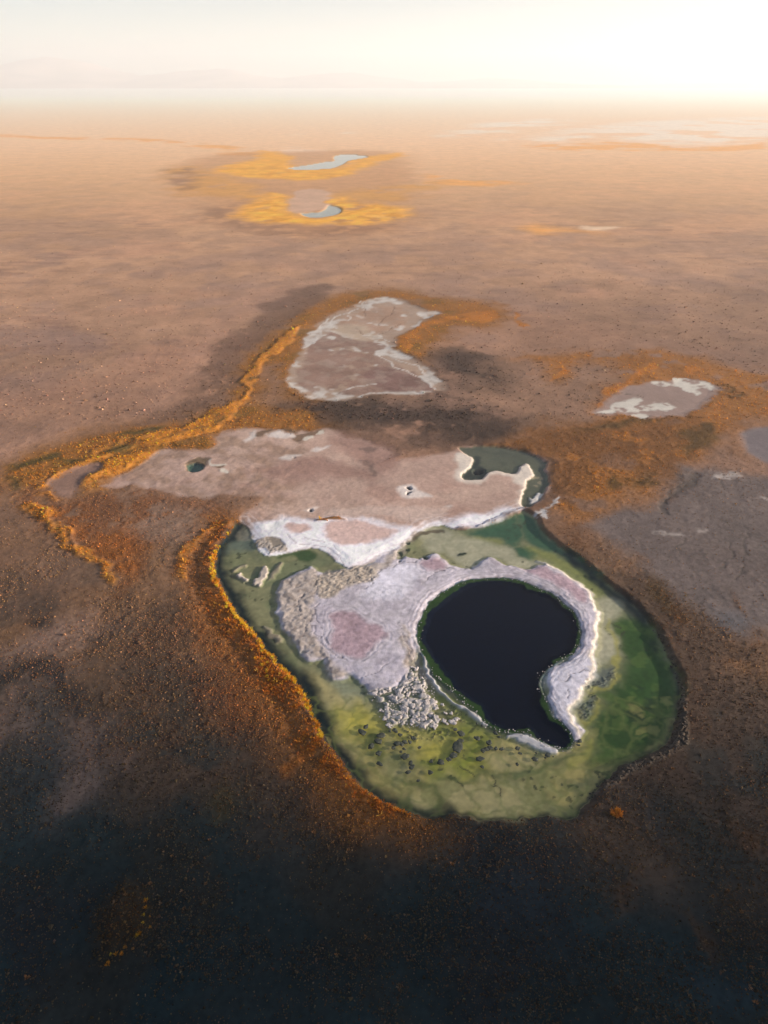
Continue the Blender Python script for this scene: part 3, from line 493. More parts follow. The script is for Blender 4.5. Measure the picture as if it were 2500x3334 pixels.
  [(105.14,171),(98.58,169.81),(95.02,166.32),(92.81,161.83),(91.17,156.47),(90.54,151.38),(88.85,154.4),(91.11,161.83),(95.04,168.63),(101.22,173.42),(107.18,175.27)],
 ],
 'grey_plain': [
  [(64.57,142.09),(72.2,144.84),(75.06,143),(81.14,144.84),(86.64,141.19),(100.15,138.54),(75.69,92.51),(60.5,87.71),(52.27,100.38),(48.02,109.16),(43.78,121.16),(52.72,130.23),(59.03,131.83)],
 ],
 'gp_channel': [
  [(74.17,143),(71.59,138.54),(66.9,135.13),(65.37,132.64),(62.65,130.23),(60.63,125.58)],
 ],
 'gp_crack': [
  [(74.7,142.09),(71.93,139.42),(69.74,143)],
  [(62.65,130.23),(64.9,134.29),(68.68,137.68),(71.93,139.42)],
  [(77.8,136.82),(80.62,139.42),(83.62,140.3),(85.44,138.54)],
  [(75.5,119),(73.58,114.41),(72.01,110.06),(69.79,106.74),(67.76,104.34),(66.6,102.79)],
  [(70.65,114.41),(69.58,111.34),(66.73,107.56),(64.84,105.94)],
  [(62.5,115.76),(59.66,112.2),(59.36,110.06)],
  [(48.44,108.38),(49.14,105.94),(49.82,103.56)],
 ],
 'gp_white': [
  [(57.49,117.59),(60.16,118.52),(61.73,117.82),(63.72,117.59),(65.82,119),(67.51,119.94),(66.16,118.52),(63.8,117.13),(61.47,117.13),(59.48,117.36)],
  [(76.39,143),(80.75,143.91),(85.2,143.91),(85.28,142.09),(80.75,140.74),(76.73,141.64)],
  [(84.11,131.02),(86.15,131.83),(85.39,129.43),(83.78,129.43)],
 ],
 'gp_blue': [
  [(59.11,92.7),(61.47,92.03),(63.01,90.06),(61.79,86.89),(59.67,86.89),(58.08,88.14),(57.58,90.06)],
 ],
 'rust_east': [
  [(39.26,121.87),(41.92,121.87),(43.11,116.21),(41.96,111.77),(39.22,108.8),(36.85,111.34)],
 ],
 'brown_east': [
  [(37.3,113.37),(39.69,110.77),(42.01,108.25),(44.28,104.21),(47.14,102.66),(50.1,103.04),(52.29,101.13),(51.67,96.73),(53.08,92.59),(53.86,90.6),(55.01,88.03),(58.22,85.56),(61.87,84.36),(62.24,80.87),(50.17,55.51),(30.61,55.51),(28.84,57.42),(33.2,59.75),(39.35,61.78),(42.48,63.67),(44.5,68.1),(45.74,72.9),(46.3,77.02),(46.89,82.01),(47.32,86.78),(45.8,91.25),(43.84,96.38),(41.52,101.13),(39.19,105.8),(36.61,110.34)],
 ],
 'heath_east': [
  [(49.98,102.66),(52,103.04),(52.18,98.17),(52.78,96.03),(53.08,92.59),(53.74,90.27),(52.38,88.98),(51.29,91.92),(49.8,93.94),(48.95,96.73)],
 ],
 'orange_east': [
  [(52.35,96.73),(53.42,95.32),(53.3,92.59),(53.74,90.27),(53.03,88.98),(52,90.27),(52,93.26)],
  [(63.88,98.17),(64.22,95.32),(63.59,91.92),(63.29,90.27),(63.15,91.92),(63.02,94.63)],
  [(63.14,89.95),(63.27,87.41),(63.11,84.36),(62.28,83.47),(62.63,87.41)],
  [(57.03,82.3),(57.27,81.44),(56.49,79.19),(56.37,80.31)],
  [(42.09,51.97),(45.31,51.34),(47.63,50.1),(46.21,47.13),(42.13,48)],
  [(27.03,44.32),(29.8,46.27),(28.17,42.72),(24.94,40.66)],
  [(33.97,41.17),(36.49,39.67),(37.21,37.74),(35.63,36.35),(35.27,39.18)],
 ],
 'ledge': [
  [(46.65,88.91),(47.62,87.33),(47.19,84.29),(47.19,81.95),(46.79,78.05),(46.31,74.63),(45.3,71.38),(44.6,68.53),(43.07,64.94),(40.95,63.01),(37.72,61.76),(34.84,60.33),(32.04,58.94),(29.25,57.4),(26.92,56.08),(27.87,57.21),(30.52,58.94),(33.42,60.73),(36.12,62.17),(38.99,63.43),(40.93,64.94),(42.53,67.38),(44.18,70.9),(45.64,73.86),(46.49,76.71),(46.68,79.42),(46.78,82.53),(47.08,85.79)],
 ],
 'heath_blue': [
  [(-58.53,78.66),(-49.44,75.81),(-43.13,69.83),(-39.86,62.69),(-37.09,55.49),(-50.16,55.49),(-56.39,68.58)],
 ],
 'heath_brown': [
  [(-43.28,94.2),(-39.06,95.12),(-31.85,89.76),(-25,83.98),(-20.99,76.51),(-17.23,68.58),(-14.04,55.49),(-34.92,55.49),(-38.68,61.31),(-40.72,68.58),(-38.84,75.11)],
 ],
 'heath_pink': [
  [(-63.72,83.98),(-60.33,88.9),(-54.84,93.29),(-52.24,95.12),(-48,89.76),(-48.23,83.98),(-53.41,82.41),(-59,80.89),(-61.54,79.39)],
  [(-47.09,69.83),(-44.12,69.83),(-41.35,65.56),(-39.12,59.96),(-38.84,55.49),(-41.88,55.49),(-43.82,62.69)],
  [(-55.66,67.05),(-55.99,73.08),(-55.37,75.11),(-53.77,69.83),(-53.25,64.97),(-53.58,62.69)],
 ],
 'heath_dark': [
  [(-61.89,80.14),(-58.26,81.65),(-52.19,79.39),(-46.84,74.43),(-42.37,70.46),(-41.12,65.56),(-44.62,69.83),(-48.88,73.08),(-55.46,76.51),(-59.5,75.11)],
  [(-65.08,92.39),(-63.03,95.12),(-59.13,95.12),(-58.17,90.62),(-60.9,88.9)],
  [(-31.96,76.51),(-26.51,77.94),(-22.06,73.75),(-22.35,69.83),(-25.79,68.58),(-29.75,71.76)],
  [(-42.73,43.25),(-36.31,43.25),(-33.27,35.45),(-37.68,35.45),(-41.71,37.74),(-43.58,41.68)],
  [(10.71,48.29),(17.06,49.19),(23.94,47.13),(23.12,41.68),(18.91,36.81),(14.17,32.44),(11.06,30.41),(4.61,30.41),(4.98,36.81),(8.88,41.17)],
 ],
 'heath_green': [
  [(-20.4,58.04),(-17.69,56.63),(-17.72,53.26),(-20.81,53.92),(-22.73,57.33)],
 ],
 'heath_bluespot': [
  [(11.42,44.87),(14.22,45.43),(16.66,43.78),(15.81,41.94),(13.17,41.94)],
  [(34.25,53.92),(36.46,54.25),(34.53,50.41),(32.04,50.72)],
  [(30.86,34.13),(34.41,34.57),(37.23,33.28),(34.9,31.21),(31.34,31.61)],
 ],
 'mound': [
  [(-30.17,35.94),(-32.01,38.98),(-32.49,42.5),(-30.35,44.92),(-27.35,43.03),(-26.34,40.46),(-26.27,38.5),(-27.91,37.32),(-29.02,36.17)],
 ],
 'mound_edge': [
  [(-27.4,42.61),(-26.76,41.06),(-26.25,39.32),(-26.81,38.48),(-27.81,37.65),(-28.75,36.72),(-30,36.04)],
 ],
 'shrub_big': [
  [(29.79,53.42)],
 ],
 'stones_dark': [
  (-2.63,67.98,0.3),
  (-3.14,66.9,0.39),
  (-0.76,65.32,0.42),
  (1.6,67.3,0.35),
  (2.34,66.5,0.24),
  (1.78,64.93,0.36),
  (1.35,64.24,0.29),
  (2.52,64.85,0.3),
  (3.02,65.19,0.25),
  (3.69,65.19,0.23),
  (2.82,64.04,0.19),
  (-1.81,64.55,0.36),
  (-0.75,63.28,0.35),
  (2.95,62.73,0.42),
  (2.39,63.53,0.21),
  (3.68,61.6,0.29),
  (3.8,60.94,0.31),
  (3.33,60.18,0.26),
  (-0.64,61.55,0.31),
  (6.37,60.11,0.26),
  (7.91,61.79,0.41),
  (6.58,61.91,0.19),
  (5.03,64.29,0.19),
  (4.14,65.84,0.23),
  (4.65,58.82,0.18),
  (13.43,65.84,0.3),
  (15.03,65.06,0.32),
  (14.01,63.66,0.27),
  (14.51,63.96,0.27),
  (15.07,64.24,0.29),
  (15.9,64.14,0.23),
  (16.72,63.98,0.25),
  (18.46,61.43,0.16),
  (16.56,66.11,0.17),
  (0.84,67.17,0.15),
  (16.02,66.9,0.17),
  (15.02,65.09,0.3),
  (19.01,64.13,0.32),
  (19.16,63.25,0.2),
  (21.1,62.29,0.32),
  (22.98,62.99,0.29),
  (18.46,61.43,0.2),
  (22.6,62.55,0.15),
  (21.44,63.34,0.13),
  (23.72,62.72,0.1),
  (27.75,64.67,0.18),
  (28.08,65.4,0.24),
  (6.52,61.9,0.2),
  (5.03,64.22,0.19),
  (13.46,65.76,0.24),
  (16.72,66.07,0.15),
  (16.22,66.83,0.26),
  (14.43,68.2,0.18),
  (13.71,68.58,0.18),
  (4.28,65.85,0.24),
 ],
 'stones_big': [
  (7.87,61.69,0.49),
  (13.35,62.29,0.52),
  (10.49,64.31,0.91),
  (10.96,65.4,0.45),
  (11.16,66.69,0.51),
  (9.78,62.9,0.52),
  (9.08,62.29,0.38),
  (10.4,67.4,0.33),
  (9.47,62.64,0.32),
  (13.53,61.01,0.32),
  (-0.45,66.37,0.6),
 ],
 'stones_pale': [
  (9.19,70.48,0.29),
  (10.08,70.48,0.31),
  (8.86,69.02,0.44),
  (9.26,68.47,0.28),
  (10.15,68.75,0.52),
  (10.75,69.36,0.44),
  (8.87,72.21,0.32),
  (6.7,73.68,0.46),
  (7.32,72.65,0.68),
  (7.52,72.21,0.45),
  (5.85,70.2,0.58),
  (6.36,71.48,0.63),
  (4.61,69.78,0.53),
  (4.01,68.39,0.28),
  (7.28,68.25,0.65),
  (7.78,69.22,0.57),
  (6.95,70.2,0.53),
  (5.11,68.53,0.39),
  (5.66,68.53,0.35),
  (3.22,71.34,0.76),
  (3.59,72.5,0.68),
  (2.75,70.2,0.49),
  (2.72,68.8,0.35),
  (5.27,72.21,0.59),
  (5.93,71.92,0.49),
  (4.31,70.48,0.44),
  (1.19,69.64,0.44),
  (1.64,70.2,0.4),
  (0.63,68.25,0.44),
  (0.97,69.08,0.44),
  (2.28,68.8,0.28),
 ],
 'strand': [
  [(-79.07,128.49),(-76.04,126.03),(-73.02,123.46),(-68.64,119.72),(-65.13,114.79),(-61.92,111.16),(-58.41,109.65),(-55.03,106.71),(-51.59,102.5)],
  [(-32.72,122.59),(-35.22,120.85),(-37.41,118.05),(-38.91,112.7),(-39.5,109.65),(-39.23,106.23),(-37.85,102.96)],
  [(-70.61,139.2),(-70.26,142.04),(-67.95,143.5),(-64.86,142.77),(-63.7,145.72),(-61.53,148),(-58.58,150.32),(-57.83,153.52),(-59.34,156.81)],
  [(-80.49,137.12),(-78.89,139.9),(-77.48,144.23),(-75.35,148),(-73.26,154.33),(-71.11,156.81),(-68.21,161.96),(-63.8,162.84),(-58.62,161.08),(-54.88,164.63),(-48.5,167.83)],
 ],
 'far_halo': [
  [(-229.34,801.12),(-229.92,928.29),(-190.88,1024.63),(-118.43,1038.93),(-31.56,1061.1),(24.65,1010.7),(32.74,759.05),(21.67,573.99),(9.32,482.62),(-36.83,445.53),(-78.55,457.83),(-128.56,540.24),(-185.77,670.07)],
 ],
}

# ------------------------------------------------------------------ helpers
def tag(o, label, cat=None, group=None, kind=None):
    o['label'] = label
    if cat: o['category'] = cat
    if group: o['group'] = group
    if kind: o['kind'] = kind
    return o

def lin(c):
    c = np.asarray(c, float) / 255.0
    return np.where(c <= 0.04045, c / 12.92, ((c + 0.055) / 1.055) ** 2.4)

NT = np.random.default_rng(5).random((512, 512)).astype(np.float32).ravel()
def hash2(ix, iy, seed):
    return NT[((ix + seed * 131) & 511) * 512 + ((iy + seed * 57 + (seed >> 2) * 211) & 511)]

def vnoise(x, y, seed):
    fx0 = np.floor(x); fy0 = np.floor(y); u = (x - fx0).astype(np.float32); v = (y - fy0).astype(np.float32)
    ix = fx0.astype(np.int32) + seed * 131; iy = fy0.astype(np.int32) + seed * 57 + (seed >> 2) * 211
    u = u * u * u * (u * (u * 6 - 15) + 10); v = v * v * v * (v * (v * 6 - 15) + 10)
    r0 = (ix & 511) << 9; r1 = ((ix + 1) & 511) << 9; c0 = iy & 511; c1 = (iy + 1) & 511
    a = NT[r0 + c0]; b = NT[r1 + c0]; c = NT[r0 + c1]; d = NT[r1 + c1]
    a = a + (b - a) * u; c = c + (d - c) * u
    return (a + (c - a) * v) * 2 - 1

def fbm(x, y, wave, octs=4, seed=0, gain=0.5, sp=None):
    out = np.zeros_like(x); amp = 1.0; w = wave
    ca, sa = math.cos(0.65), math.sin(0.65)
    for o in range(octs):
        xr = (x * ca - y * sa) / w + 37.1 * o; yr = (x * sa + y * ca) / w - 11.7 * o
        n = vnoise(xr, yr, seed * 17 + o)
        if sp is not None: n = n * np.clip(w / (1.6 * sp) - 0.6, 0, 1)
        out += amp * n; amp *= gain; w *= 0.5; ca, sa = ca * 0.8 - sa * 0.6, sa * 0.8 + ca * 0.6
    return out

def worley(x, y, wave, seed=0):
    gx = x / wave; gy = y / wave; ix = np.floor(gx).astype(np.int64); iy = np.floor(gy).astype(np.int64)
    f1 = np.full(x.shape, 9.0); f2 = np.full(x.shape, 9.0); idv = np.zeros(x.shape)
    for dx in (-1, 0, 1):
        for dy in (-1, 0, 1):
            cx = ix + dx; cy = iy + dy
            px = cx + hash2(cx, cy, seed + 1); py = cy + hash2(cx, cy, seed + 2)
            d = np.hypot(gx - px, gy - py); new = d < f1
            f2 = np.where(new, f1, np.minimum(f2, d)); idv = np.where(new, hash2(cx, cy, seed + 3), idv); f1 = np.where(new, d, f1)
    return f1, f2, idv

def smooth(a, b, x):
    t = np.clip((x - a) / (b - a), 0, 1); return t * t * (3 - 2 * t)

def spline(pts, closed=True, n=3):
    p = np.array(pts, float)
    if len(p) < 3: return p
    if closed: q = np.vstack([p[-1], p, p[0], p[1]])
    else: q = np.vstack([2 * p[0] - p[1], p, 2 * p[-1] - p[-2]])
    out = []
    for i in range(1, len(q) - 2):
        a, b, c, d = q[i - 1], q[i], q[i + 1], q[i + 2]
        for k in range(n):
            t = k / n
            cr = 0.5 * (2 * b + (c - a) * t + (2 * a - 5 * b + 4 * c - d) * t * t + (3 * b - 3 * c + d - a) * t ** 3)
            out.append(cr * 0.7 + (b + (c - b) * t) * 0.3)
    if not closed: out.append(p[-1])
    return np.array(out)

def sdf_poly(poly, x, y):
    d = np.full(x.shape, 1e9); inside = np.zeros(x.shape, bool)
    n = len(poly)
    for i in range(n):
        ax, ay = poly[i]; bx, by = poly[(i + 1) % n]
        ex, ey = bx - ax, by - ay; l2 = ex * ex + ey * ey + 1e-12
        wx = x - ax; wy = y - ay
        t = np.clip((wx * ex + wy * ey) / l2, 0, 1)
        d = np.minimum(d, (wx - t * ex) ** 2 + (wy - t * ey) ** 2)
        if abs(ey) > 1e-9:
            c = ((ay > y) != (by > y)) & (x < ex * (y - ay) / ey + ax)
            inside ^= c
    d = np.sqrt(d)
    return np.where(inside, -d, d)

def dist_line(line, x, y):
    d = np.full(x.shape, 1e9)
    for i in range(len(line) - 1):
        ax, ay = line[i]; bx, by = line[i + 1]
        ex, ey = bx - ax, by - ay; l2 = ex * ex + ey * ey + 1e-12
        t = np.clip(((x - ax) * ex + (y - ay) * ey) / l2, 0, 1)
        d = np.minimum(d, (x - ax - t * ex) ** 2 + (y - ay - t * ey) ** 2)
    return np.sqrt(d)

# ------------------------------------------------------------------ terrain sheet: rows of vertices, dense near the lagoon, coarse to the horizon
TH = R(32.2)
def row_y(v):
    b = (1667 - v) / 2222.0
    return 80 * (math.cos(TH) + b * math.sin(TH)) / (math.sin(TH) - b * math.cos(TH))
ys = [-900, -400, -150, -60, -20] + [row_y(v) for v in np.linspace(3560, 300, 985)] + [5500, 7000, 9000, 12000, 18500]
ys = np.array(sorted(ys))
a_core = np.linspace(-0.70, 0.70, 800)
a_all = np.concatenate([[-9, -5, -3, -2, -1.4, -1.0, -0.82, -0.74], a_core, [0.74, 0.82, 1.0, 1.4, 2, 3, 5, 9]])
NR, NC = len(ys), len(a_all)
dep = np.maximum(ys * math.cos(TH) + 80 * math.sin(TH), 46.0)
X = np.clip(dep[:, None] * a_all[None, :], -17000 + 100 * a_all[None, :], 17000 + 100 * a_all[None, :]).ravel(); Y = np.repeat(ys, NC)
dyr = np.gradient(ys)
SPX = (dep * (a_core[1] - a_core[0])); SP = np.repeat(np.maximum(SPX, np.minimum(dyr * 0.6, SPX * 12)), NC)
SP1 = np.repeat(SPX, NC)
DEP = np.repeat(dep, NC)
N = X.size

def F(wave, octs=4, seed=0, gain=0.5, where=None):
    if where is None: return fbm(X, Y, wave, octs, seed, gain, SP)
    i = np.nonzero(where)[0]; out = np.zeros(N); out[i] = fbm(X[i], Y[i], wave, octs, seed, gain, SP[i]); return out
def W(wave, seed, where, wa=0.0):
    i = np.nonzero(where)[0]; x, y = X[i], Y[i]
    if wa: x = x + wa * warp(1.6)[0][i]; y = y + wa * warp(1.6)[1][i]
    outs = [np.zeros(N) for _ in range(3)]
    for o, v in zip(outs, worley(x, y, wave, seed)): o[i] = v
    return outs
WARP = {}
def warp(ws):
    if ws not in WARP:
        i = np.nonzero((Y < (420 if ws < 10 else 1e9)) & (Y > 10))[0]; o = [np.zeros(N), np.zeros(N)]
        for k in (0, 1): o[k][i] = fbm(X[i], Y[i], ws, 4, 101 * (k + 1) + int(ws * 10), 0.55, SP1[i])
        WARP[ws] = o
    return WARP[ws]

SDFC = {}
def field(name, wamp=0.0, ws=2.0, margin=6.0, closed=True):
    key = (name, wamp, ws, margin)
    if key in SDFC: return SDFC[key]
    out = np.full(N, 1e3)
    for pts in DATA[name]:
        p = spline(pts, closed)
        lo = p.min(0) - margin - 2 * wamp; hi = p.max(0) + margin + 2 * wamp
        idx = np.nonzero((X > lo[0]) & (X < hi[0]) & (Y > lo[1]) & (Y < hi[1]))[0]
        if idx.size == 0: continue
        x = X[idx]; y = Y[idx]
        if wamp:
            wx, wy = warp(ws); x = x + wamp * wx[idx]; y = y + wamp * wy[idx]
        d = sdf_poly(p, x, y) if closed else dist_line(p, x, y)
        out[idx] = np.minimum(out[idx], d)
    SDFC[key] = out
    return out

ALB = np.zeros((N, 3)); H = np.zeros(N); GRAIN = np.zeros(N); WET = np.zeros(N)
VEG = np.zeros(N); VEGC = np.tile(lin((120, 84, 58)), (N, 1))
KA = 1.25                                   # display tone -> surface albedo
def mixc(m, rgb, k=None):
    c = lin(rgb) * (KA if k is None else k)
    i = np.nonzero(m > 0.002)[0]; ALB[i] += (c - ALB[i]) * np.asarray(m, float)[i, None]
def paint(name, rgb, soft=0.4, wamp=0.4, ws=2.0, op=1.0, break_=None, veg=None, vegc=None, grain=None, wet=None, off=0.0, k=None):
    d = field(name, wamp, ws, max(6.0, soft * 1.5))
    m = np.zeros(N); i = np.nonzero(d + off < soft)[0]
    mi = op * smooth(soft, -soft, d[i] + off)
    if break_ is not None:
        wv, thr, sd = break_
        mi = mi * smooth(thr - 0.35, thr + 0.35, fbm(X[i], Y[i], wv, 4, sd, 0.6, SP[i]))
    m[i] = mi
    c = lin(rgb) * (KA if k is None else k); ALB[i] += (c - ALB[i]) * mi[:, None]
    if veg is not None: VEG[i] += (veg - VEG[i]) * mi
    if vegc is not None: VEGC[i] += (lin(vegc) - VEGC[i]) * mi[:, None]
    if grain is not None: GRAIN[i] += (grain - GRAIN[i]) * mi
    if wet is not None: WET[i] += (wet - WET[i]) * mi
    return m
def stroke(name, rgb, width, soft=0.2, wamp=0.3, ws=2.0, op=1.0, depth=0.0):
    d = field(name, wamp, ws, max(4.0, width + soft + 1), closed=False)
    m = op * smooth(width + soft, max(0.0, width - soft), d)
    if rgb is not None: mixc(m, rgb)
    if depth: H[:] = H + depth * m
    return m

# ---- the plain
f30 = F(30, 5, 1); f120 = F(120, 5, 2); f8 = F(8, 4, 3); f2 = F(2.2, 4, 4); f07 = F(0.8, 3, 5, 0.6)
ALB[:] = lin((150, 117, 95)) * KA
mixc(smooth(-0.3, 0.7, f120), (164, 128, 104)); mixc(0.6 * smooth(-0.1, 0.7, f30), (132, 106, 96)); mixc(0.6 * smooth(0.1, 0.8, F(60, 5, 6)), (170, 128, 104)); mixc(0.4 * smooth(0.1, 0.7, F(18, 5, 28)), (124, 102, 94))
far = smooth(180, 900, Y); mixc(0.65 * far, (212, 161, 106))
mixc(0.5 * smooth(420, 1300, Y), (224, 182, 138)); mixc(0.85 * smooth(500, 6000, Y) ** 0.6, (246, 230, 214))  # far ground paled with distance, haze painted into its colour
# short wind-drawn streaks across the far plain
st = fbm(X / 5.0, Y, 6.0, 4, 31, 0.6, None)
mixc(0.35 * smooth(0.35, 0.9, st) * smooth(120, 260, Y) * smooth(620, 420, Y) * smooth(-0.1, 0.5, F(90, 3, 32)), (112, 84, 74))
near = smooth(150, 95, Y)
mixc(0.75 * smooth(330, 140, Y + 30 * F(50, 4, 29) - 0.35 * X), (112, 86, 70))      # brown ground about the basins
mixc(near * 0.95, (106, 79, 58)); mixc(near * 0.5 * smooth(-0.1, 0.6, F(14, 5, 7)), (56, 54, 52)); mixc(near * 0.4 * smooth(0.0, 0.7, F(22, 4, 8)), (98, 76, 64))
painted_shade = smooth(90, 42, Y + 0.10 * X + 9 * F(18, 5, 27)); mixc(painted_shade * 0.95, (17, 35, 38)); mixc(painted_shade * 0.7 * smooth(0.1, 0.8, F(16, 4, 33)), (32, 46, 48)); mixc(painted_shade * 0.5 * smooth(0.15, 0.7, F(11, 4, 34)), (40, 36, 29))      # dark teal heath soil, with foreground shade painted into its colour
H[:] = 0.52 + 0.14 * F(40, 4, 9) * smooth(900, 300, Y) + 0.05 * f8
GRAIN[:] = 0.6 - 0.28 * smooth(130, 700, Y)
VEG[:] = 0.10 + 0.6 * near * smooth(-0.6, 0.4, F(9, 4, 12)) ; VEGC[:] = lin((138, 102, 70))
# ---- far vegetation and pale flats
paint('far_white', (224, 204, 188), 60, 25, 80, 0.75, (70, -0.3, 41), veg=0)
paint('far_cream', (214, 186, 156), 4, 4, 20, 0.8)
paint('far_orange', (214, 150, 72), 14, 12, 40, 0.75, (30, -0.2, 42))
paint('far_halo', (170, 122, 80), 26, 10, 30, 0.6)
paint('far_yellow_soft', (190, 138, 72), 18, 10, 30, 0.85, (25, -0.6, 43), veg=0.4, vegc=(190, 130, 50))
paint('far_dark', (122, 90, 70), 12, 8, 20, 0.6, (15, -0.3, 44), veg=0.3, vegc=(120, 84, 60))
paint('far_yellow', (224, 160, 48), 12, 6, 20, 0.9, (14, -0.85, 45), veg=0.6, vegc=(226, 150, 34))
paint('far_yellow', (184, 124, 46), 9, 6, 20, 0.6, (9, 0.05, 93)); paint('far_yellow', (236, 178, 70), 7, 6, 20, 0.5, (7, 0.2, 94))
paint('far_lagoon_flat', (184, 150, 126), 3, 4, 20, 0.9, veg=0)
# ---- plain around the lagoons
paint('plain_light', (158, 122, 102), 5, 3, 12, 0.5, veg=0.05)
paint('veg_orange', (126, 88, 52), 7, 3, 8, 0.85, off=-4, veg=0.7, vegc=(158, 108, 58))
paint('dark_band', (92, 70, 58), 4.0, 2.0, 8, 0.7, (10, -0.95, 46), veg=0.5, vegc=(112, 78, 60))
paint('dark_heath', (54, 44, 39), 9, 4, 10, 0.9, (9, -0.9, 47), veg=0.8, vegc=(98, 78, 64))
paint('grey_plain', (94, 85, 83), 4, 3, 10, 0.9, veg=0.06, grain=0.6)
paint('rust_east', (98, 68, 46), 4, 2, 8, 0.8, veg=0.6, vegc=(134, 82, 44))
paint('brown_east', (72, 57, 47), 3, 2, 8, 0.85, (10, -0.6, 48), veg=0.45, vegc=(104, 78, 58))
paint('heath_east', (70, 54, 36), 1.5, 1, 5, 0.8, veg=0.8, vegc=(120, 84, 44))
paint('orange_east', (84, 60, 42), 1.5, 1.2, 5, 0.7, (3, -0.3, 49), veg=0.8, vegc=(142, 92, 52))
paint('gp_blue', (84, 84, 88), 2.5, 1, 5, 0.6)
paint('gp_white', (160, 150, 144), 0.8, 1.0, 3, 0.8, (2.5, -0.1, 50), veg=0)
paint('heath_blue', (54, 57, 59), 8, 3, 10, 0.6, veg=0.3)
paint('heath_brown', (72, 57, 46), 6, 3, 10, 0.8, (9, -0.5, 51), veg=0.85, vegc=(130, 92, 66))
paint('heath_pink', (114, 94, 84), 5, 3, 8, 0.8, veg=0.35, vegc=(150, 108, 82))
paint('heath_dark', (33, 36, 38), 3, 3, 8, 0.75, veg=0.5, vegc=(146, 98, 64))
paint('heath_green', (62, 56, 38), 2, 2, 6, 0.7, veg=0.9, vegc=(150, 104, 48))
paint('heath_bluespot', (38, 48, 54), 2.5, 1.5, 5, 0.5, veg=0.1)
rv = (0.9 * X - 1.7 * Y) / 9.0, (1.7 * X + 0.9 * Y) / 2.6
sk = np.zeros(N); i_ = np.nonzero((Y < 125) & (Y > 30) & (X < -8))[0]; sk[i_] = fbm(rv[0][i_], rv[1][i_], 2.4, 5, 96, 0.6)
sk *= smooth(-8, -18, X) * smooth(120, 100, Y) * (1 - painted_shade) * smooth(55, 70, Y); mixc(0.40 * smooth(0.15, 0.7, sk), (60, 52, 46)); mixc(0.30 * smooth(0.2, 0.75, -sk), (118, 92, 74))      # old flow lines running down to the near left
VEG[:] = np.maximum(VEG, 0.30 * smooth(110, 140, Y) * smooth(420, 330, Y)); VEG *= 1 - 0.35 * painted_shade; VEGC[:] = VEGC + (lin((56, 54, 46)) - VEGC) * (0.85 * painted_shade)[:, None]  # plant tones darkened by the same painted foreground shade
# ---- rust and gold grassland
paint('veg_brown', (104, 70, 48), 4, 2.5, 8, 0.85, (8, -0.5, 52), veg=0.9, vegc=(146, 94, 56))
paint('veg_grey', (120, 98, 84), 4, 2.5, 8, 0.8, (8, -0.4, 53), veg=0.4, vegc=(150, 110, 84))
paint('veg_rust', (118, 72, 36), 3.5, 2.5, 8, 0.75, (6, -0.4, 54), veg=0.9, vegc=(164, 98, 44))
paint('veg_rust_sw', (118, 74, 38), 3, 2.5, 8, 0.75, veg=0.9, vegc=(164, 98, 44))
paint('veg_orange', (132, 88, 42), 3.2, 2.2, 8, 0.95, (14, -0.95, 55), veg=0.9, vegc=(190, 128, 52))
mixc(0.5 * smooth(0.0, 0.7, F(7, 4, 56)) * smooth(1, -3, field('veg_orange', 2.2, 8, 6.0)), (96, 74, 30))
paint('veg_orange_r', (134, 88, 42), 6, 3, 8, 0.9, (11, -0.75, 57), veg=0.8, vegc=(184, 122, 48))
paint('veg_rust_r', (98, 66, 40), 6, 3, 8, 0.8, (8, -0.5, 58), veg=0.8, vegc=(136, 88, 44))
paint('veg_dark_r', (66, 52, 30), 2, 2, 5, 0.8, veg=0.7, vegc=(104, 82, 34))
paint('veg_gold', (172, 110, 40), 1.6, 1.6, 6, 0.9, (4, -0.6, 59), veg=1.0, vegc=(238, 160, 44))
paint('veg_gold_r', (156, 98, 40), 1.0, 1.6, 6, 0.85, (4, -0.3, 60), veg=1.0, vegc=(206, 134, 48))
ms_ = stroke('strand', (156, 104, 44), 0.5, 1.3, 0.9, 4, 0.85, 0.22); VEG[:] = np.maximum(VEG, ms_); VEGC[:] = VEGC + (lin((226, 150, 50)) - VEGC) * (0.9 * ms_)[:, None]
paint('veg_darkgreen', (62, 58, 34), 1.6, 1.2, 5, 0.85, veg=0.6, vegc=(96, 84, 36))
paint('rim_right_pan', (126, 88, 58), 3, 1.0, 5, 0.8, veg=0.5, vegc=(160, 104, 60))
paint('rust_bank2', (112, 76, 50), 6, 2, 6, 0.85, (6, -0.7, 61), veg=0.9, vegc=(160, 96, 50))
paint('rust_bank', (126, 82, 42), 5.0, 1.2, 5, 0.7, off=-3.5, veg=0.9, vegc=(176, 112, 48))
paint('rust_bank', (146, 90, 38), 2.4, 0.8, 4, 0.85, (5, -0.6, 62), veg=0.95, vegc=(206, 126, 44))
stroke('gold_tail', (150, 88, 34), 0.5, 1.0, 0.5, 3, 0.7)
paint('mound', (44, 36, 26), 1.5, 0.5, 3, 0.8, veg=0.6, vegc=(84, 60, 34))
dm = field('mound', 0.5, 3.0, 6.0); H += 1.1 * smooth(1.0, -3.0, dm)
H += 0.5 * smooth(4.0, 0.5, field('grass_line', 0.3, 2.0, 8.0, closed=False)); H += 0.25 * smooth(3.0, 0.5, field('grass_line2', 0.3, 2.0, 8.0, closed=False))
# hummocky relief where the ground is vegetated
hum = np.maximum(0, F(1.6, 3, 13, 0.6)); H += (0.10 * VEG + 0.03) * hum * smooth(400, 150, Y)
H += 0.05 * VEG * F(0.7, 2, 14) * smooth(200, 110, Y)
d = field('veg_gold', 1.6, 6, 6.0); H += 0.35 * smooth(1.0, -1.0, d)

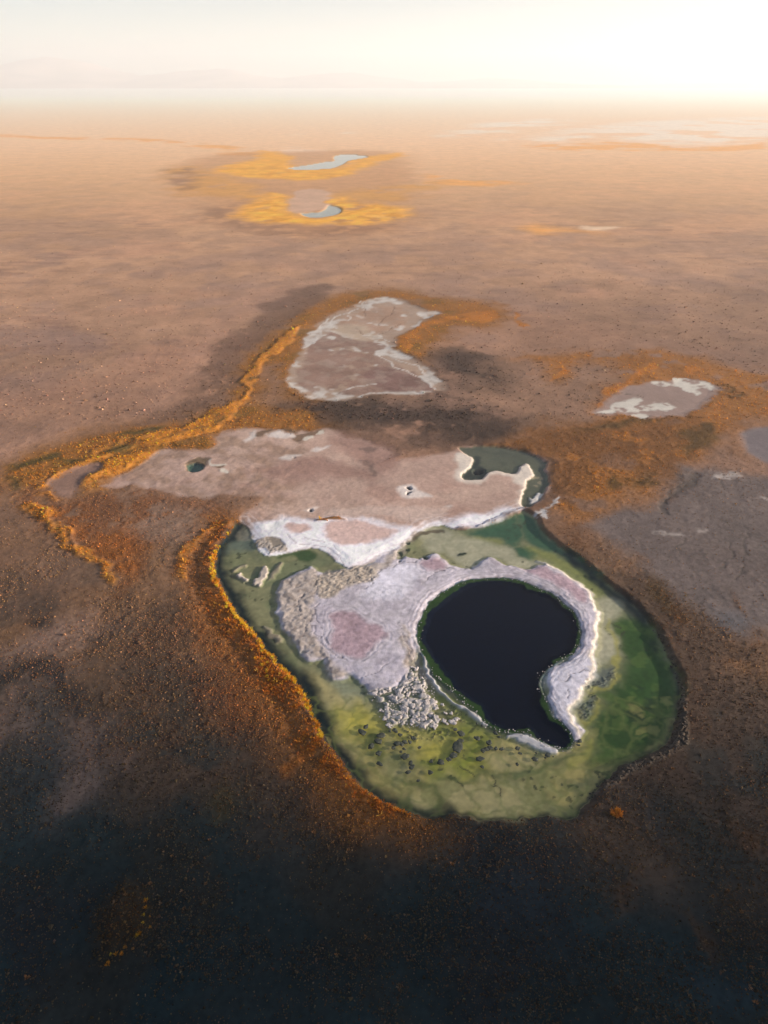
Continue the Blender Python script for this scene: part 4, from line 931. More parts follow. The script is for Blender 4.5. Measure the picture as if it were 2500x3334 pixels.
# ---- pans
def lower(name, z, soft, wamp, ws, op=1.0, off=0.0):
    d = field(name, wamp, ws, max(6.0, soft * 1.5)); m = op * smooth(soft, -soft, d + off); H[:] = H + (z - H) * m; return m
m = paint('pan_left', (124, 98, 86), 1.0, 1.0, 5, 0.95, veg=0, grain=0.4); lower('pan_left', 0.36, 2.2, 0.9, 4)
m = paint('pan_edge', (104, 96, 98), 1.2, 0.5, 5, 0.95, veg=0, grain=0.4); lower('pan_edge', 0.36, 2.2, 0.9, 4)
m = paint('mid_pan', (150, 128, 112), 1.8, 0.9, 4, 1.0, veg=0, grain=0.45); paint('mid_pan', (184, 178, 172), 0.6, 0.9, 4, 0.9, (7, 0.12, 90)); lower('mid_pan', 0.36, 2.2, 0.9, 4)
ZMID = m > 0.5
paint('mid_upper', (150, 122, 104), 1.5, 1.2, 5, 0.9, (4, -0.6, 63))
paint('mid_cream', (168, 150, 132), 3.0, 1.2, 5, 0.8)
paint('mid_brown', (130, 104, 92), 0.8, 1.0, 4, 0.95, (5, -0.8, 64), grain=0.7)
paint('mid_brown2', (112, 86, 80), 1.5, 1.5, 5, 0.8, grain=0.8)
stroke('mid_vein', (188, 182, 176), 0.25, 0.35, 0.6, 3, 0.9, 0.03)
stroke('mid_crack', (112, 88, 72), 0.12, 0.3, 0.6, 3, 0.8, -0.05)
mixc(ZMID * 0.35 * smooth(0.0, 0.6, F(3, 4, 65)), (150, 134, 122))
m = paint('pan_right', (138, 118, 110), 1.2, 0.9, 4, 1.0, veg=0, grain=0.4); lower('pan_right', 0.36, 2.2, 0.9, 4)
ZPR = m > 0.5
paint('pr_white', (188, 182, 172), 0.6, 1.0, 3, 0.95, (2.5, -0.5, 66)); stroke('pr_crack', (86, 74, 62), 0.25, 0.3, 0.7, 3, 0.8)
stroke('gp_channel', (82, 74, 70), 1.0, 0.8, 0.8, 4, 0.8, -0.15)
stroke('gp_crack', (78, 70, 66), 0.12, 0.3, 0.8, 3, 0.7, -0.06)

# ---- upper salt flat
dF = field('upper_flat', 0.5, 3.0, 6.0)
mF = smooth(1.1, -1.1, dF); ZFLAT = dF < 0
H[:] = H + (0.26 - H) * smooth(3.5, -0.5, field('upper_flat', 0.5, 3.0, 6.0))
mixc(mF, (164, 138, 126)); VEG *= 1 - mF; GRAIN[:] = GRAIN + (0.45 - GRAIN) * mF
H += 0.02 * mF * F(1.2, 3, 15)
mixc(mF * 0.45 * smooth(0.0, 0.8, F(9, 4, 67)), (150, 118, 106)); mixc(mF * 0.4 * smooth(0.1, 0.8, F(13, 3, 68)), (176, 152, 138))
left_pan = mF * smooth(-17, -23, X); mixc(left_pan * 0.6 * smooth(-0.6, 0.8, F(3.5, 5, 69)), (126, 102, 84)); H += left_pan * 0.04 * F(2.0, 4, 16)
paint('flat_brown', (138, 108, 98), 2.5, 1.5, 5, 0.75)
paint('flat_dark', (98, 82, 76), 0.8, 0.8, 3, 0.75)
paint('flat_mud', (104, 84, 68), 0.3, 0.35, 1.5, 0.9, wet=0.4)
paint('flat_halo', (196, 186, 180), 0.7, 0.5, 2, 0.85)
paint('flat_white', (228, 228, 238), 1.8, 0.8, 3, 0.92)
mixc(smooth(0.8, -0.8, field('flat_white', 0.8, 3, 6.0)) * 0.5 * smooth(0.0, 0.7, F(3, 4, 70)), (204, 198, 204))
paint('flat_pink', (184, 154, 144), 1.0, 0.8, 3, 0.9); paint('flat_veil', (182, 162, 152), 1.0, 0.8, 3, 0.6)
dLf = field('lagoon', 0.28, 1.6, 12.0); bnd = np.sin(dLf * 5.0 + 3.0 * F(4.0, 4, 92)) * smooth(6.0, 0.5, dLf) * (dLf > 0) * mF      # salt tide lines along the near shore of the flat
mixc(np.clip(bnd, 0, 1) * 0.35, (176, 160, 156)); mixc(np.clip(-bnd, 0, 1) * 0.35, (232, 230, 236)); H += 0.012 * bnd
stroke('flat_lines', (150, 140, 140), 0.04, 0.18, 0.3, 2, 0.7, -0.05)
paint('flat_plate', (186, 178, 166), 0.2, 0.3, 1.5, 0.9)
mh = paint('flat_hole', (34, 36, 40), 0.15, 0.1, 1, 0.95, wet=0.6); H -= 0.35 * mh
paint('tuft_strip', (112, 74, 30), 0.15, 0.15, 1, 0.95, veg=1.0, vegc=(206, 130, 36)); lower('tuft_strip', 0.5, 0.3, 0.15, 1)
mm = paint('pool_mud', (92, 78, 60), 0.5, 0.4, 2, 0.9, wet=0.4); H -= 0.12 * mm
mt = paint('pool_teal', (70, 92, 80), 0.25, 0.25, 1.5, 1.0, wet=1); H[:] = H + (-0.5 - H) * mt
# upper pool
paint('pg_rimwhite', (200, 190, 178), 0.9, 0.4, 2, 0.85)
dP = field('pool_green', 0.3, 2.0, 6.0)
mP = smooth(0.12, -0.12, dP); mixc(mP, (92, 92, 76)); H[:] = H + (-0.16 - H) * smooth(0.5, -0.35, dP); WET[:] = np.maximum(WET, mP); VEG *= 1 - mP
mixc(mP * 0.5 * smooth(-0.1, 0.6, F(2.5, 4, 71)), (76, 80, 66))
paint('pg_dark', (44, 50, 46), 0.5, 0.3, 2, 0.85); m = paint('pg_deep', (10, 14, 22), 0.25, 0.15, 1, 1.0); H -= 1.5 * m
m = paint('pg_shoal', (146, 132, 110), 0.25, 0.3, 1, 0.85); m2 = paint('pg_salt', (190, 184, 178), 0.2, 0.3, 1, 0.9); H[:] = H + (0.06 - H) * m2
paint('bank_salt', (184, 182, 182), 0.5, 0.5, 1.5, 0.85, (1.0, -0.2, 72), veg=0)

# ---- the lagoon
dL = field('lagoon', 0.28, 1.6, 12.0)
mL = smooth(0.10, -0.10, dL)
bank = np.where(dF < 0.2, smooth(-0.2, 3.2, dL), smooth(0.0, 1.1, dL)); low = dL < 8
H[:] = np.where(low, H * bank + (1 - bank) * 0.0, H)
H[:] = np.where(dL < 0, -0.10 - 0.18 * smooth(0, 2.5, -dL), H)
VEG *= 1 - mL; GRAIN[:] = GRAIN + (0.25 - GRAIN) * mL; WET[:] = np.maximum(WET, mL)
mixc(mL, (134, 130, 98)); mixc(mL * smooth(76, 60, Y) * 0.9, (176, 158, 98)); ZLAG = dL < 0
mixc(mL * 0.5 * smooth(-0.1, 0.6, F(5, 4, 73)), (116, 122, 88)); mixc(mL * 0.35 * smooth(0, 0.6, F(2.2, 4, 74)), (104, 110, 82))
paint('bed_greydark', (96, 108, 100), 1.2, 0.6, 3, 0.8); paint('bed_cream', (150, 142, 124), 0.6, 0.5, 2, 0.8)
paint('bed_olive2', (116, 120, 90), 0.8, 0.5, 3, 0.8); paint('bed_emerald2', (48, 74, 40), 0.6, 0.5, 2, 0.9)
paint('bed_grey', (156, 156, 132), 1.5, 0.8, 3, 0.7)
paint('bed_tan', (190, 172, 122), 1.7, 0.8, 3, 0.85); paint('bed_yellow', (206, 188, 84), 2.2, 0.8, 3, 0.85); paint('bed_lime', (150, 152, 62), 1.8, 0.7, 3, 0.85)
paint('bed_dkgreen', (82, 96, 54), 1.4, 0.6, 2, 0.8)
paint('bed_green', (46, 76, 34), 1.8, 0.5, 3, 0.95, off=0.3); paint('bed_green2', (44, 74, 30), 2.0, 0.8, 3, 0.7)
mg = smooth(1, -1, field('bed_green', 0.5, 3, 6.0)); mixc(mg * smooth(60, 52, Y) * 0.85, (128, 132, 72)); mixc(mg * 0.6 * smooth(-0.2, 0.5, F(3.5, 5, 75)), (46, 72, 32)); mixc(mg * 0.4 * smooth(0.1, 0.6, F(2.0, 5, 89)), (92, 112, 54))
paint('bed_olive', (130, 132, 76), 1.2, 0.6, 2.5, 0.85); paint('bed_emerald', (42, 84, 64), 1.2, 0.6, 2.5, 0.9)
paint('bed_shoal', (176, 168, 144), 1.2, 0.5, 3, 0.95); mixc(smooth(0.5, -0.5, field('bed_shoal', 0.5, 3, 6.0)) * 0.45 * smooth(0, 0.6, F(2.5, 4, 76)), (152, 148, 126))
paint('bed_yellowedge', (164, 154, 80), 0.45, 0.4, 2, 0.75); paint('bed_silt', (104, 108, 104), 0.6, 0.4, 2, 0.8)
paint('bed_darkspot', (34, 52, 34), 0.8, 0.7, 2, 0.85, (1.4, -0.4, 77))
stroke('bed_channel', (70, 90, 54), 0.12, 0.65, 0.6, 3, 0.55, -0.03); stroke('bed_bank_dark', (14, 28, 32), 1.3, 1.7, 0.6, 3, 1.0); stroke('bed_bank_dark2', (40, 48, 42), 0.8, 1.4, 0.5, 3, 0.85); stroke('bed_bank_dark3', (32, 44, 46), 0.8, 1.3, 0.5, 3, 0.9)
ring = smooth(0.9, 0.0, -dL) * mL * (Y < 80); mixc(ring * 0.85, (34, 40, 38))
mixc(mL * 0.8 * smooth(0.62, 0.9, F(0.9, 3, 78)) * smooth(0.0, 0.5, F(6, 3, 79)), (58, 62, 46))
c1, c2, cid = W(3.2, 41, mL > 0, 0.6); mixc(mL * (Y < 74) * 0.45 * smooth(0.30, 0.0, c2 - c1), (112, 118, 66)); mixc(mL * (Y < 74) * 0.3 * smooth(0.25, 0.6, c2 - c1) * (cid > 0.5), (186, 172, 106))      # rounded algae cells
m = stroke('bed_worm', (62, 64, 50), 0.06, 0.10, 0.25, 0.6, 0.9)
# ---- inner crust round the pool
dC = field('crust', 0.35, 1.6, 6.0)
mC = smooth(0.18, -0.18, dC); ZCR = dC < 0
Hc = 0.14 + 0.08 * smooth(0, 2.5, -dC) + 0.018 * F(1.5, 4, 17) + 0.008 * F(0.5, 2, 18)
H[:] = np.where(dC < 1.1, H + (Hc - H) * smooth(0.9, -0.9, dC), H)
WET *= 1 - mC; GRAIN[:] = GRAIN + (0.7 - GRAIN) * mC
mixc(mC, (174, 167, 176)); mixc(mC * 0.5 * smooth(0, 0.7, F(4, 4, 80)), (158, 150, 160)); mixc(mC * 0.4 * smooth(0.1, 0.7, F(1.5, 4, 81)), (190, 183, 188))
paint('crust_white', (200, 197, 208), 1.4, 0.8, 3, 0.8)
paint('crust_tan', (158, 146, 136), 0.8, 0.7, 3, 0.85); mt = smooth(0.5, -0.5, field('crust_tan', 0.7, 3, 6.0))
NEARL = dL < 3
w1, w2, wid = W(0.9, 5, NEARL, 0.3)
paint('crust_rough2', (164, 152, 142), 0.7, 0.6, 2, 0.85); m2_ = smooth(0.5, -0.5, field('crust_rough2', 0.6, 2, 6.0)); H += m2_ * 0.05 * F(1.0, 4, 25, 0.65, NEARL); mixc(m2_ * 0.6 * smooth(0.1, 0.6, F(0.9, 4, 91, 0.65, NEARL)), (124, 112, 104))
mr = paint('crust_rough', (160, 148, 136), 0.6, 0.5, 2, 0.85)
plate = smooth(0.02, 0.22, w2 - w1)
H += mr * (0.13 * plate * (0.4 + 0.6 * wid) - 0.06) ; mixc(mr * (1 - plate) * 0.6, (112, 100, 90)); mixc(mr * plate * 0.3 * wid, (178, 164, 146))
H += mt * (0.08 * F(0.9, 4, 19, 0.7, NEARL) + 0.015 * plate * (wid > 0.5))
mixc(mt * 0.6 * smooth(0.25, 0.6, F(1.1, 3, 82)), (132, 120, 112))
paint('crust_pink', (158, 134, 142), 0.8, 0.5, 2.5, 0.9, grain=0.9)
dQ0 = field('pool', 0.16, 1.2, 6.0)
band = np.sin(dQ0 * 9.0 + 2.2 * F(3.0, 3, 86)) * smooth(3.6, 0.6, dQ0) * (dQ0 > 0) * mC                      # tide lines round the pool
band *= 0.5 + 0.5 * smooth(-0.4, 0.4, F(2.0, 4, 95, 0.6, NEARL)); mixc(np.clip(band, 0, 1) * 0.55, (142, 131, 134)); mixc(np.clip(-band, 0, 1) * 0.35, (204, 198, 202)); H += 0.03 * band
dPk = field('crust_pink', 0.5, 2.5, 6.0); band = np.sin(dPk * 7.0 + 2.0 * F(2.5, 3, 87)) * smooth(2.4, 0.4, dPk) * (dPk > 0) * mC
mixc(np.clip(band, 0, 1) * 0.3, (156, 146, 152)); mixc(np.clip(-band, 0, 1) * 0.25, (198, 192, 200)); H += 0.025 * band
stroke('cracks', (104, 98, 102), 0.03, 0.13, 0.45, 1.2, 0.75, -0.10)
paint('bed_cream', (136, 128, 112), 0.5, 0.4, 2, 0.4)
m = paint('brown_edge', (84, 72, 58), 0.25, 0.3, 1.2, 0.85); m = paint('dark_spots', (28, 44, 36), 0.15, 0.15, 1, 0.95, wet=1); H[:] = H + (-0.2 - H) * m
m = stroke('cream_ridge', (204, 192, 176), 0.25, 0.45, 0.35, 1.6, 0.9); m = m * (0.45 + 0.55 * smooth(-0.5, 0.4, F(1.4, 3, 85))); H += 0.03 * m
m = paint('islet', (168, 156, 146), 0.18, 0.4, 1, 1.0); H[:] = H + (0.13 + 0.06 * F(0.6, 3, 20) - H) * m
m = paint('islet_low', (150, 136, 120), 0.3, 0.35, 1.2, 0.8); H[:] = H + (0.03 + 0.05 * F(0.8, 3, 21) - H) * m
m = paint('plates_nw', (140, 126, 108), 0.3, 0.3, 1.2, 0.8); H[:] = H + (0.12 - H) * m
H += m * 0.14 * plate; mixc(m * (1 - plate) * 0.7, (92, 84, 70))
# tufa shelf: lumpy salt heads standing in the shallows
dT = field('tufa', 0.4, 1.6, 6.0); mT = smooth(0.5, -0.5, dT)
t1, t2, tid = W(1.15, 9, mT > 0, 0.35)
head = smooth(0.05, 0.30, t2 - t1) * (tid > 0.12)
mixc(mT * (1 - head) * 0.9, (120, 120, 104)); mixc(mT * head, (176, 168, 164))
H[:] = np.where(mT > 0, H + (np.where(head > 0, 0.02 + 0.20 * head * (0.5 + 0.5 * tid) + 0.05 * F(0.5, 2, 22), -0.08) - H) * mT, H)
for nm in ('tufa_low', 'tufa_east'):
    dT = field(nm, 0.4, 1.6, 6.0); mT = smooth(0.6, -0.4, dT)
    s1, s2, sid = W(0.45, 13, mT > 0); hd = smooth(0.1, 0.4, s2 - s1) * (sid > 0.45)
    mixc(mT * hd * 0.85, (74, 76, 70)); H[:] = np.where(mT > 0, H + mT * hd * 0.14, H)
mC2 = stroke('pool_rim', (178, 174, 178), 0.26, 0.25, 0.3, 1.5, 0.95); H[:] = H + (0.17 - H) * mC2
m = paint('rim_salt', (176, 174, 176), 0.3, 0.3, 1.2, 0.9); H[:] = H + (0.14 - H) * m
m = paint('pool_rim_fat', (176, 172, 172), 0.3, 0.2, 1.2, 0.9); H[:] = H + (0.18 - H) * m
# ---- the deep pool
dQ = field('pool', 0.16, 1.2, 6.0)
q1, q2, qid = W(1.1, 21, dQ < 3)
dD = field('pool_deep', 0.12, 1.2, 6.0) + 0.30 * (0.45 - q1)
mQ = smooth(0.10, -0.10, dQ); ZPOOL = dQ < 0
rimz = smooth(1.0, 0.1, dQ) * (dQ > 0); mixc(rimz * 0.5 * smooth(-0.2, 0.4, F(0.7, 3, 83)), (118, 108, 106))
H += rimz * 0.04 * F(0.5, 3, 23)
H[:] = np.where(dQ < 0.5, H + (np.where(dQ < 0, -0.06, 0.0) - H) * smooth(0.5, 0.0, dQ), H)
mixc(mQ, (88, 108, 46)); mixc(mQ * 0.5 * smooth(-0.1, 0.5, F(0.9, 3, 84)), (64, 84, 40)); WET[:] = np.maximum(WET, mQ); VEG *= 1 - mQ
mD = smooth(0.12, -0.12, dD) * mQ; mixc(mD, (3, 20, 42), 1.0); H -= 0.35 * smooth(0.1, -1.0, dD) * mQ
# ---- stony ledge on the east bank, far pools
m = paint('ledge', (78, 70, 62), 0.5, 0.4, 1.5, 0.85, veg=0.0, grain=1.0)
l1, l2, lid = W(0.6, 31, m > 0); lb = smooth(0.05, 0.3, l2 - l1)
H += m * (dL > 0) * 0.35 * lb * lid; mixc(m * (1 - lb) * 0.7 * (dL > 0), (44, 40, 38)); mixc(m * lb * lid * 0.5 * (dL > 0), (120, 104, 88))
ZFAR = np.zeros(N, bool)
for nm in ('far_pool_a', 'far_pool_b'):
    dd = field(nm, 0.6, 6.0, 12.0); m = smooth(2.0, -2.0, dd); mixc(smooth(1, -1, dd), (156, 150, 128)); H[:] = H + (-0.3 - H) * m; VEG *= 1 - m; ZFAR |= dd < 0
VEG *= smooth(0.25, 0.7, dL) 
H = np.where(Y > 6000, 0.0, H); H = np.where(Y < -100, 0.3, H)
# speckle of the surfaces at the finest size the sheet carries
spk = F(0.55, 2, 24, 0.7); ALB *= (1 + (0.10 + 0.16 * np.clip(GRAIN, 0, 1)) * spk)[:, None]
ALB = np.clip(ALB, 0.003, 0.85)

# ------------------------------------------------------------------ split into the pieces of the setting and link
P3 = np.stack([X, Y, H], 1)
G = P3.reshape(NR, NC, 3)
du = np.empty_like(G); dv = np.empty_like(G)
du[:, 1:-1] = G[:, 2:] - G[:, :-2]; du[:, 0] = G[:, 1] - G[:, 0]; du[:, -1] = G[:, -1] - G[:, -2]
dv[1:-1] = G[2:] - G[:-2]; dv[0] = G[1] - G[0]; dv[-1] = G[-1] - G[-2]
NRM = np.cross(du, dv); NRM /= np.linalg.norm(NRM, axis=2, keepdims=True); NRM = NRM.reshape(-1, 3)
zone = np.zeros(N, np.int8)
zone[ZFLAT] = 1; zone[ZLAG] = 3; zone[(dP < 0)] = 7; zone[ZCR] = 2; zone[ZPOOL] = 4; zone[ZMID] = 5; zone[ZPR] = 6; zone[ZFAR] = 8
zone[field('pool_teal', 0.25, 1.5, 6.0) < 0] = 9
ii, jj = np.meshgrid(np.arange(NR - 1), np.arange(NC - 1), indexing='ij')
v00 = (ii * NC + jj).ravel(); QUADS = np.stack([v00, v00 + 1, v00 + NC + 1, v00 + NC], 1)
QZ = zone[QUADS[:, 0]]

def mesh_np(name, co, faces, nper, cols=None, normals=None, extra=None, smooth_=True):
    me = bpy.data.meshes.new(name)
    me.vertices.add(len(co)); me.vertices.foreach_set('co', co.astype(np.float32).ravel())
    nf = len(faces); me.loops.add(nf * nper); me.loops.foreach_set('vertex_index', faces.astype(np.int32).ravel())
    me.polygons.add(nf); me.polygons.foreach_set('loop_start', (np.arange(nf) * nper).astype(np.int32))
    me.polygons.foreach_set('use_smooth', np.full(nf, smooth_))
    me.update(calc_edges=True)
    if cols is not None:
        at = me.attributes.new('tone', 'FLOAT_COLOR', 'POINT')
        at.data.foreach_set('color', np.concatenate([cols, np.ones((len(cols), 1))], 1).astype(np.float32).ravel())
    for k, v in (extra or {}).items():
        at = me.attributes.new(k, 'FLOAT', 'POINT'); at.data.foreach_set('value', v.astype(np.float32))
    if normals is not None: me.normals_split_custom_set_from_vertices(normals.astype(np.float32).tolist() if False else [tuple(n) for n in normals.astype(float)])
    return me

def mat_new(name):
    m = bpy.data.materials.new(name); m.use_nodes = True; nt = m.node_tree; nt.nodes.clear()
    return m, nt, nt.nodes, nt.links

def terrain_material():
    m, nt, n, l = mat_new('soil_and_salt')
    out = n.new('ShaderNodeOutputMaterial'); b = n.new('ShaderNodeBsdfPrincipled'); l.new(b.outputs[0], out.inputs[0])
    at = n.new('ShaderNodeAttribute'); at.attribute_name = 'tone'
    ag = n.new('ShaderNodeAttribute'); ag.attribute_name = 'grain'
    aw = n.new('ShaderNodeAttribute'); aw.attribute_name = 'wet'
    tc = n.new('ShaderNodeNewGeometry')
    nz = n.new('ShaderNodeTexNoise'); nz.inputs['Scale'].default_value = 1.1; nz.inputs['Detail'].default_value = 8; nz.inputs['Roughness'].default_value = 0.75
    l.new(tc.outputs['Position'], nz.inputs['Vector'])
    nf = n.new('ShaderNodeTexNoise'); nf.inputs['Scale'].default_value = 0.06; nf.inputs['Detail'].default_value = 13; nf.inputs['Roughness'].default_value = 0.78
    l.new(tc.outputs['Position'], nf.inputs['Vector'])
    mr = n.new('ShaderNodeMapRange'); mr.inputs[1].default_value = 0.30; mr.inputs[2].default_value = 0.70; mr.inputs[3].default_value = 0.52; mr.inputs[4].default_value = 1.48
    l.new(nf.outputs[0], mr.inputs[0])
    mx = n.new('ShaderNodeMix'); mx.data_type = 'RGBA'; mx.blend_type = 'MULTIPLY'
    l.new(ag.outputs['Fac'], mx.inputs[0]); l.new(at.outputs['Color'], mx.inputs[6]); l.new(mr.outputs[0], mx.inputs[7])
    l.new(mx.outputs[2], b.inputs['Base Color'])
    ro = n.new('ShaderNodeMapRange'); ro.inputs[3].default_value = 0.95; ro.inputs[4].default_value = 0.75
    l.new(aw.outputs['Fac'], ro.inputs[0]); l.new(ro.outputs[0], b.inputs['Roughness'])
    b.inputs['Specular IOR Level'].default_value = 0.15
    bp = n.new('ShaderNodeBump'); bp.inputs['Distance'].default_value = 0.16
    ms = n.new('ShaderNodeMath'); ms.operation = 'MULTIPLY_ADD'; ms.inputs[1].default_value = 0.6; ms.inputs[2].default_value = 0.15
    l.new(ag.outputs['Fac'], ms.inputs[0]); l.new(ms.outputs[0], bp.inputs['Strength'])
    l.new(nz.outputs[0], bp.inputs['Height'])
    b2 = n.new('ShaderNodeBump'); b2.inputs['Distance'].default_value = 0.9; l.new(nf.outputs[0], b2.inputs['Height']); l.new(bp.outputs[0], b2.inputs['Normal'])
    m2 = n.new('ShaderNodeMath'); m2.operation = 'MULTIPLY_ADD'; m2.inputs[1].default_value = -0.28; m2.inputs[2].default_value = 0.28; l.new(aw.outputs['Fac'], m2.inputs[0]); l.new(m2.outputs[0], b2.inputs['Strength'])
    l.new(b2.outputs[0], b.inputs['Normal'])
    return m
M_SOIL = terrain_material()

names = {0: ('ground', 'brown desert plain with heath and rust coloured grass around the lagoon'),
         1: ('salt_flat', 'beige pink salt flat with a white lower edge above the green lagoon'),
         2: ('salt_crust', 'lavender grey salt crust wrapped round the dark pool'),
         3: ('lagoon_bed', 'olive and yellow green bed of the shallow lagoon'),
         4: ('pool_bed', 'dark sunken bed of the round pool with a green algae rim'),
         5: ('salt_pan', 'dry brown and white pan ringed by orange grass beyond the lagoon'),
         6: ('salt_pan', 'small pale oval pan in orange grass at the right'),
         7: ('pond_bed', 'grey green bed of the hooked pond on the salt flat'),
         8: ('pond_bed', 'pale beds of the far ponds in yellow grass'),
         9: ('pond_bed', 'bed of the tiny teal pond at the left end of the salt flat')}
SETTING = {}
for z, (nm, lab) in names.items():
    q = QUADS[QZ == z]
    if len(q) == 0: continue
    used, inv = np.unique(q, return_inverse=True)
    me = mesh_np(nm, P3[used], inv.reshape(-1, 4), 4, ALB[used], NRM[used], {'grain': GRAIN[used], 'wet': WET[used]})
    me.materials.append(M_SOIL)
    o = bpy.data.objects.new(nm, me); COL_LINK.link(o); tag(o, lab, kind='structure'); SETTING[z] = o

def ground_z(x, y):
    """height of the sheet under a point (nearest vertex)"""
    r = np.searchsorted(ys, y); r = int(min(max(r, 1), NR - 1)); r = r if abs(ys[r] - y) < abs(ys[r - 1] - y) else r - 1
    c = int(np.argmin(np.abs(a_all - x / dep[r]))); return float(H[r * NC + c])

# ------------------------------------------------------------------ water sheets
def water_material(name, tint, rough, bump):
    m, nt, n, l = mat_new(name)
    out = n.new('ShaderNodeOutputMaterial'); mx = n.new('ShaderNodeMixShader'); tr = n.new('ShaderNodeBsdfTransparent'); gl = n.new('ShaderNodeBsdfGlossy'); fr = n.new('ShaderNodeMath')
    tr.inputs[0].default_value = (*tint, 1); gl.inputs['Roughness'].default_value = rough
    geo = n.new('ShaderNodeNewGeometry'); nz = n.new('ShaderNodeTexNoise'); nz.inputs['Scale'].default_value = 2.2; nz.inputs['Detail'].default_value = 3
    l.new(geo.outputs['Position'], nz.inputs['Vector'])
    bp = n.new('ShaderNodeBump'); bp.inputs['Strength'].default_value = bump; bp.inputs['Distance'].default_value = 0.05
    l.new(nz.outputs[0], bp.inputs['Height']); l.new(bp.outputs[0], gl.inputs['Normal']); 
    dt = n.new('ShaderNodeVectorMath'); dt.operation = 'DOT_PRODUCT'; l.new(geo.outputs['Incoming'], dt.inputs[0]); l.new(bp.outputs[0], dt.inputs[1])
    ab = n.new('ShaderNodeMath'); ab.operation = 'ABSOLUTE'; l.new(dt.outputs['Value'], ab.inputs[0])
    om = n.new('ShaderNodeMath'); om.operation = 'SUBTRACT'; om.inputs[0].default_value = 1.0; l.new(ab.outputs[0], om.inputs[1])
    pw = n.new('ShaderNodeMath'); pw.operation = 'POWER'; pw.inputs[1].default_value = 5.0; l.new(om.outputs[0], pw.inputs[0])
    fr.operation = 'MULTIPLY_ADD'; fr.inputs[1].default_value = 0.98; fr.inputs[2].default_value = 0.02; fr.use_clamp = True; l.new(pw.outputs[0], fr.inputs[0])
    l.new(fr.outputs[0], mx.inputs[0]); l.new(tr.outputs[0], mx.inputs[1]); l.new(gl.outputs[0], mx.inputs[2]); l.new(mx.outputs[0], out.inputs[0])
    return m
M_WATER = water_material('shallow_water', (0.96, 0.98, 0.95), 0.06, 0.15)
M_DEEP = water_material('deep_water', (0.55, 0.65, 0.72), 0.05, 0.12)

def water_sheet(nm, lab, names_in, z, step, mat, keep):
    allp = np.vstack([np.array(p) for k in names_in for p in DATA[k]]); lo = allp.min(0) - 2 * step; hi = allp.max(0) + 2 * step
    nx = int((hi[0] - lo[0]) / step) + 1; ny = int((hi[1] - lo[1]) / step) + 1
    gx = lo[0] + step * np.arange(nx); gy = lo[1] + step * np.arange(ny)
    cx, cy = np.meshgrid(gx[:-1] + step / 2, gy[:-1] + step / 2)
    k = keep(cx.ravel(), cy.ravel()); idx = np.nonzero(k)[0]
    r, c = idx // (nx - 1), idx % (nx - 1); v = r * nx + c
    q = np.stack([v, v + 1, v + nx + 1, v + nx], 1); used, inv = np.unique(q, return_inverse=True)
    co = np.stack([gx[used % nx], gy[used // nx], np.full(len(used), z)], 1)
    me = mesh_np(nm, co, inv.reshape(-1, 4), 4); me.materials.append(mat)
    o = bpy.data.objects.new(nm, me); COL_LINK.link(o); tag(o, lab, kind='structure'); return o
def sd(name, x, y):
    out = np.full(x.shape, 1e3)
    for p in DATA[name]: out = np.minimum(out, sdf_poly(spline(p), x, y))
    return out
water_sheet('lagoon_water', 'shallow green water of the teardrop lagoon', ['lagoon'], 0.0, 0.5, M_WATER, lambda x, y: (sd('lagoon', x, y) < 0.7) & (sd('pool', x, y) > 0.45))
water_sheet('pool_water', 'near black water of the round pool with a hooked tail', ['pool'], 0.0, 0.25, M_DEEP, lambda x, y: sd('pool', x, y) <= 0.45)
water_sheet('pond_water', 'still water of the hooked pond on the salt flat', ['pool_green'], 0.0, 0.5, M_WATER, lambda x, y: sd('pool_green', x, y) < 0.7)
water_sheet('pond_water', 'round teal pond at the left end of the salt flat', ['pool_teal'], 0.02, 0.25, M_WATER, lambda x, y: sd('pool_teal', x, y) < 0.5)
water_sheet('pond_water', 'pale far pond in a hook of yellow grass, farther one', ['far_pool_a'], 0.0, 4.0, M_WATER, lambda x, y: sd('far_pool_a', x, y) < 3)
water_sheet('pond_water', 'pale far pond in a bowl of yellow grass, nearer one', ['far_pool_b'], 0.0, 2.0, M_WATER, lambda x, y: sd('far_pool_b', x, y) < 2.5)

# ------------------------------------------------------------------ vegetation
def plant_material(name, trans):
    m, nt, n, l = mat_new(name)
    out = n.new('ShaderNodeOutputMaterial'); at = n.new('ShaderNodeAttribute'); at.attribute_name = 'tone'
    df = n.new('ShaderNodeBsdfDiffuse'); tl = n.new('ShaderNodeBsdfTranslucent'); mx = n.new('ShaderNodeMixShader'); mx.inputs[0].default_value = trans
    geo = n.new('ShaderNodeNewGeometry'); nz = n.new('ShaderNodeTexNoise'); nz.inputs['Scale'].default_value = 1.7; l.new(geo.outputs['Position'], nz.inputs['Vector'])
    mr = n.new('ShaderNodeMapRange'); mr.inputs[1].default_value = 0.3; mr.inputs[2].default_value = 0.7; mr.inputs[3].default_value = 0.75; mr.inputs[4].default_value = 1.25; l.new(nz.outputs[0], mr.inputs[0])
    mu = n.new('ShaderNodeMix'); mu.data_type = 'RGBA'; mu.blend_type = 'MULTIPLY'; mu.inputs[0].default_value = 1.0
    l.new(at.outputs['Color'], mu.inputs[6]); l.new(mr.outputs[0], mu.inputs[7])
    l.new(mu.outputs[2], df.inputs[0]); l.new(mu.outputs[2], tl.inputs[0]); l.new(df.outputs[0], mx.inputs[1]); l.new(tl.outputs[0], mx.inputs[2]); l.new(mx.outputs[0], out.inputs[0])
    return m
M_PLANT = plant_material('heath_foliage', 0.2); M_GRASS = plant_material('dry_grass', 0.4)

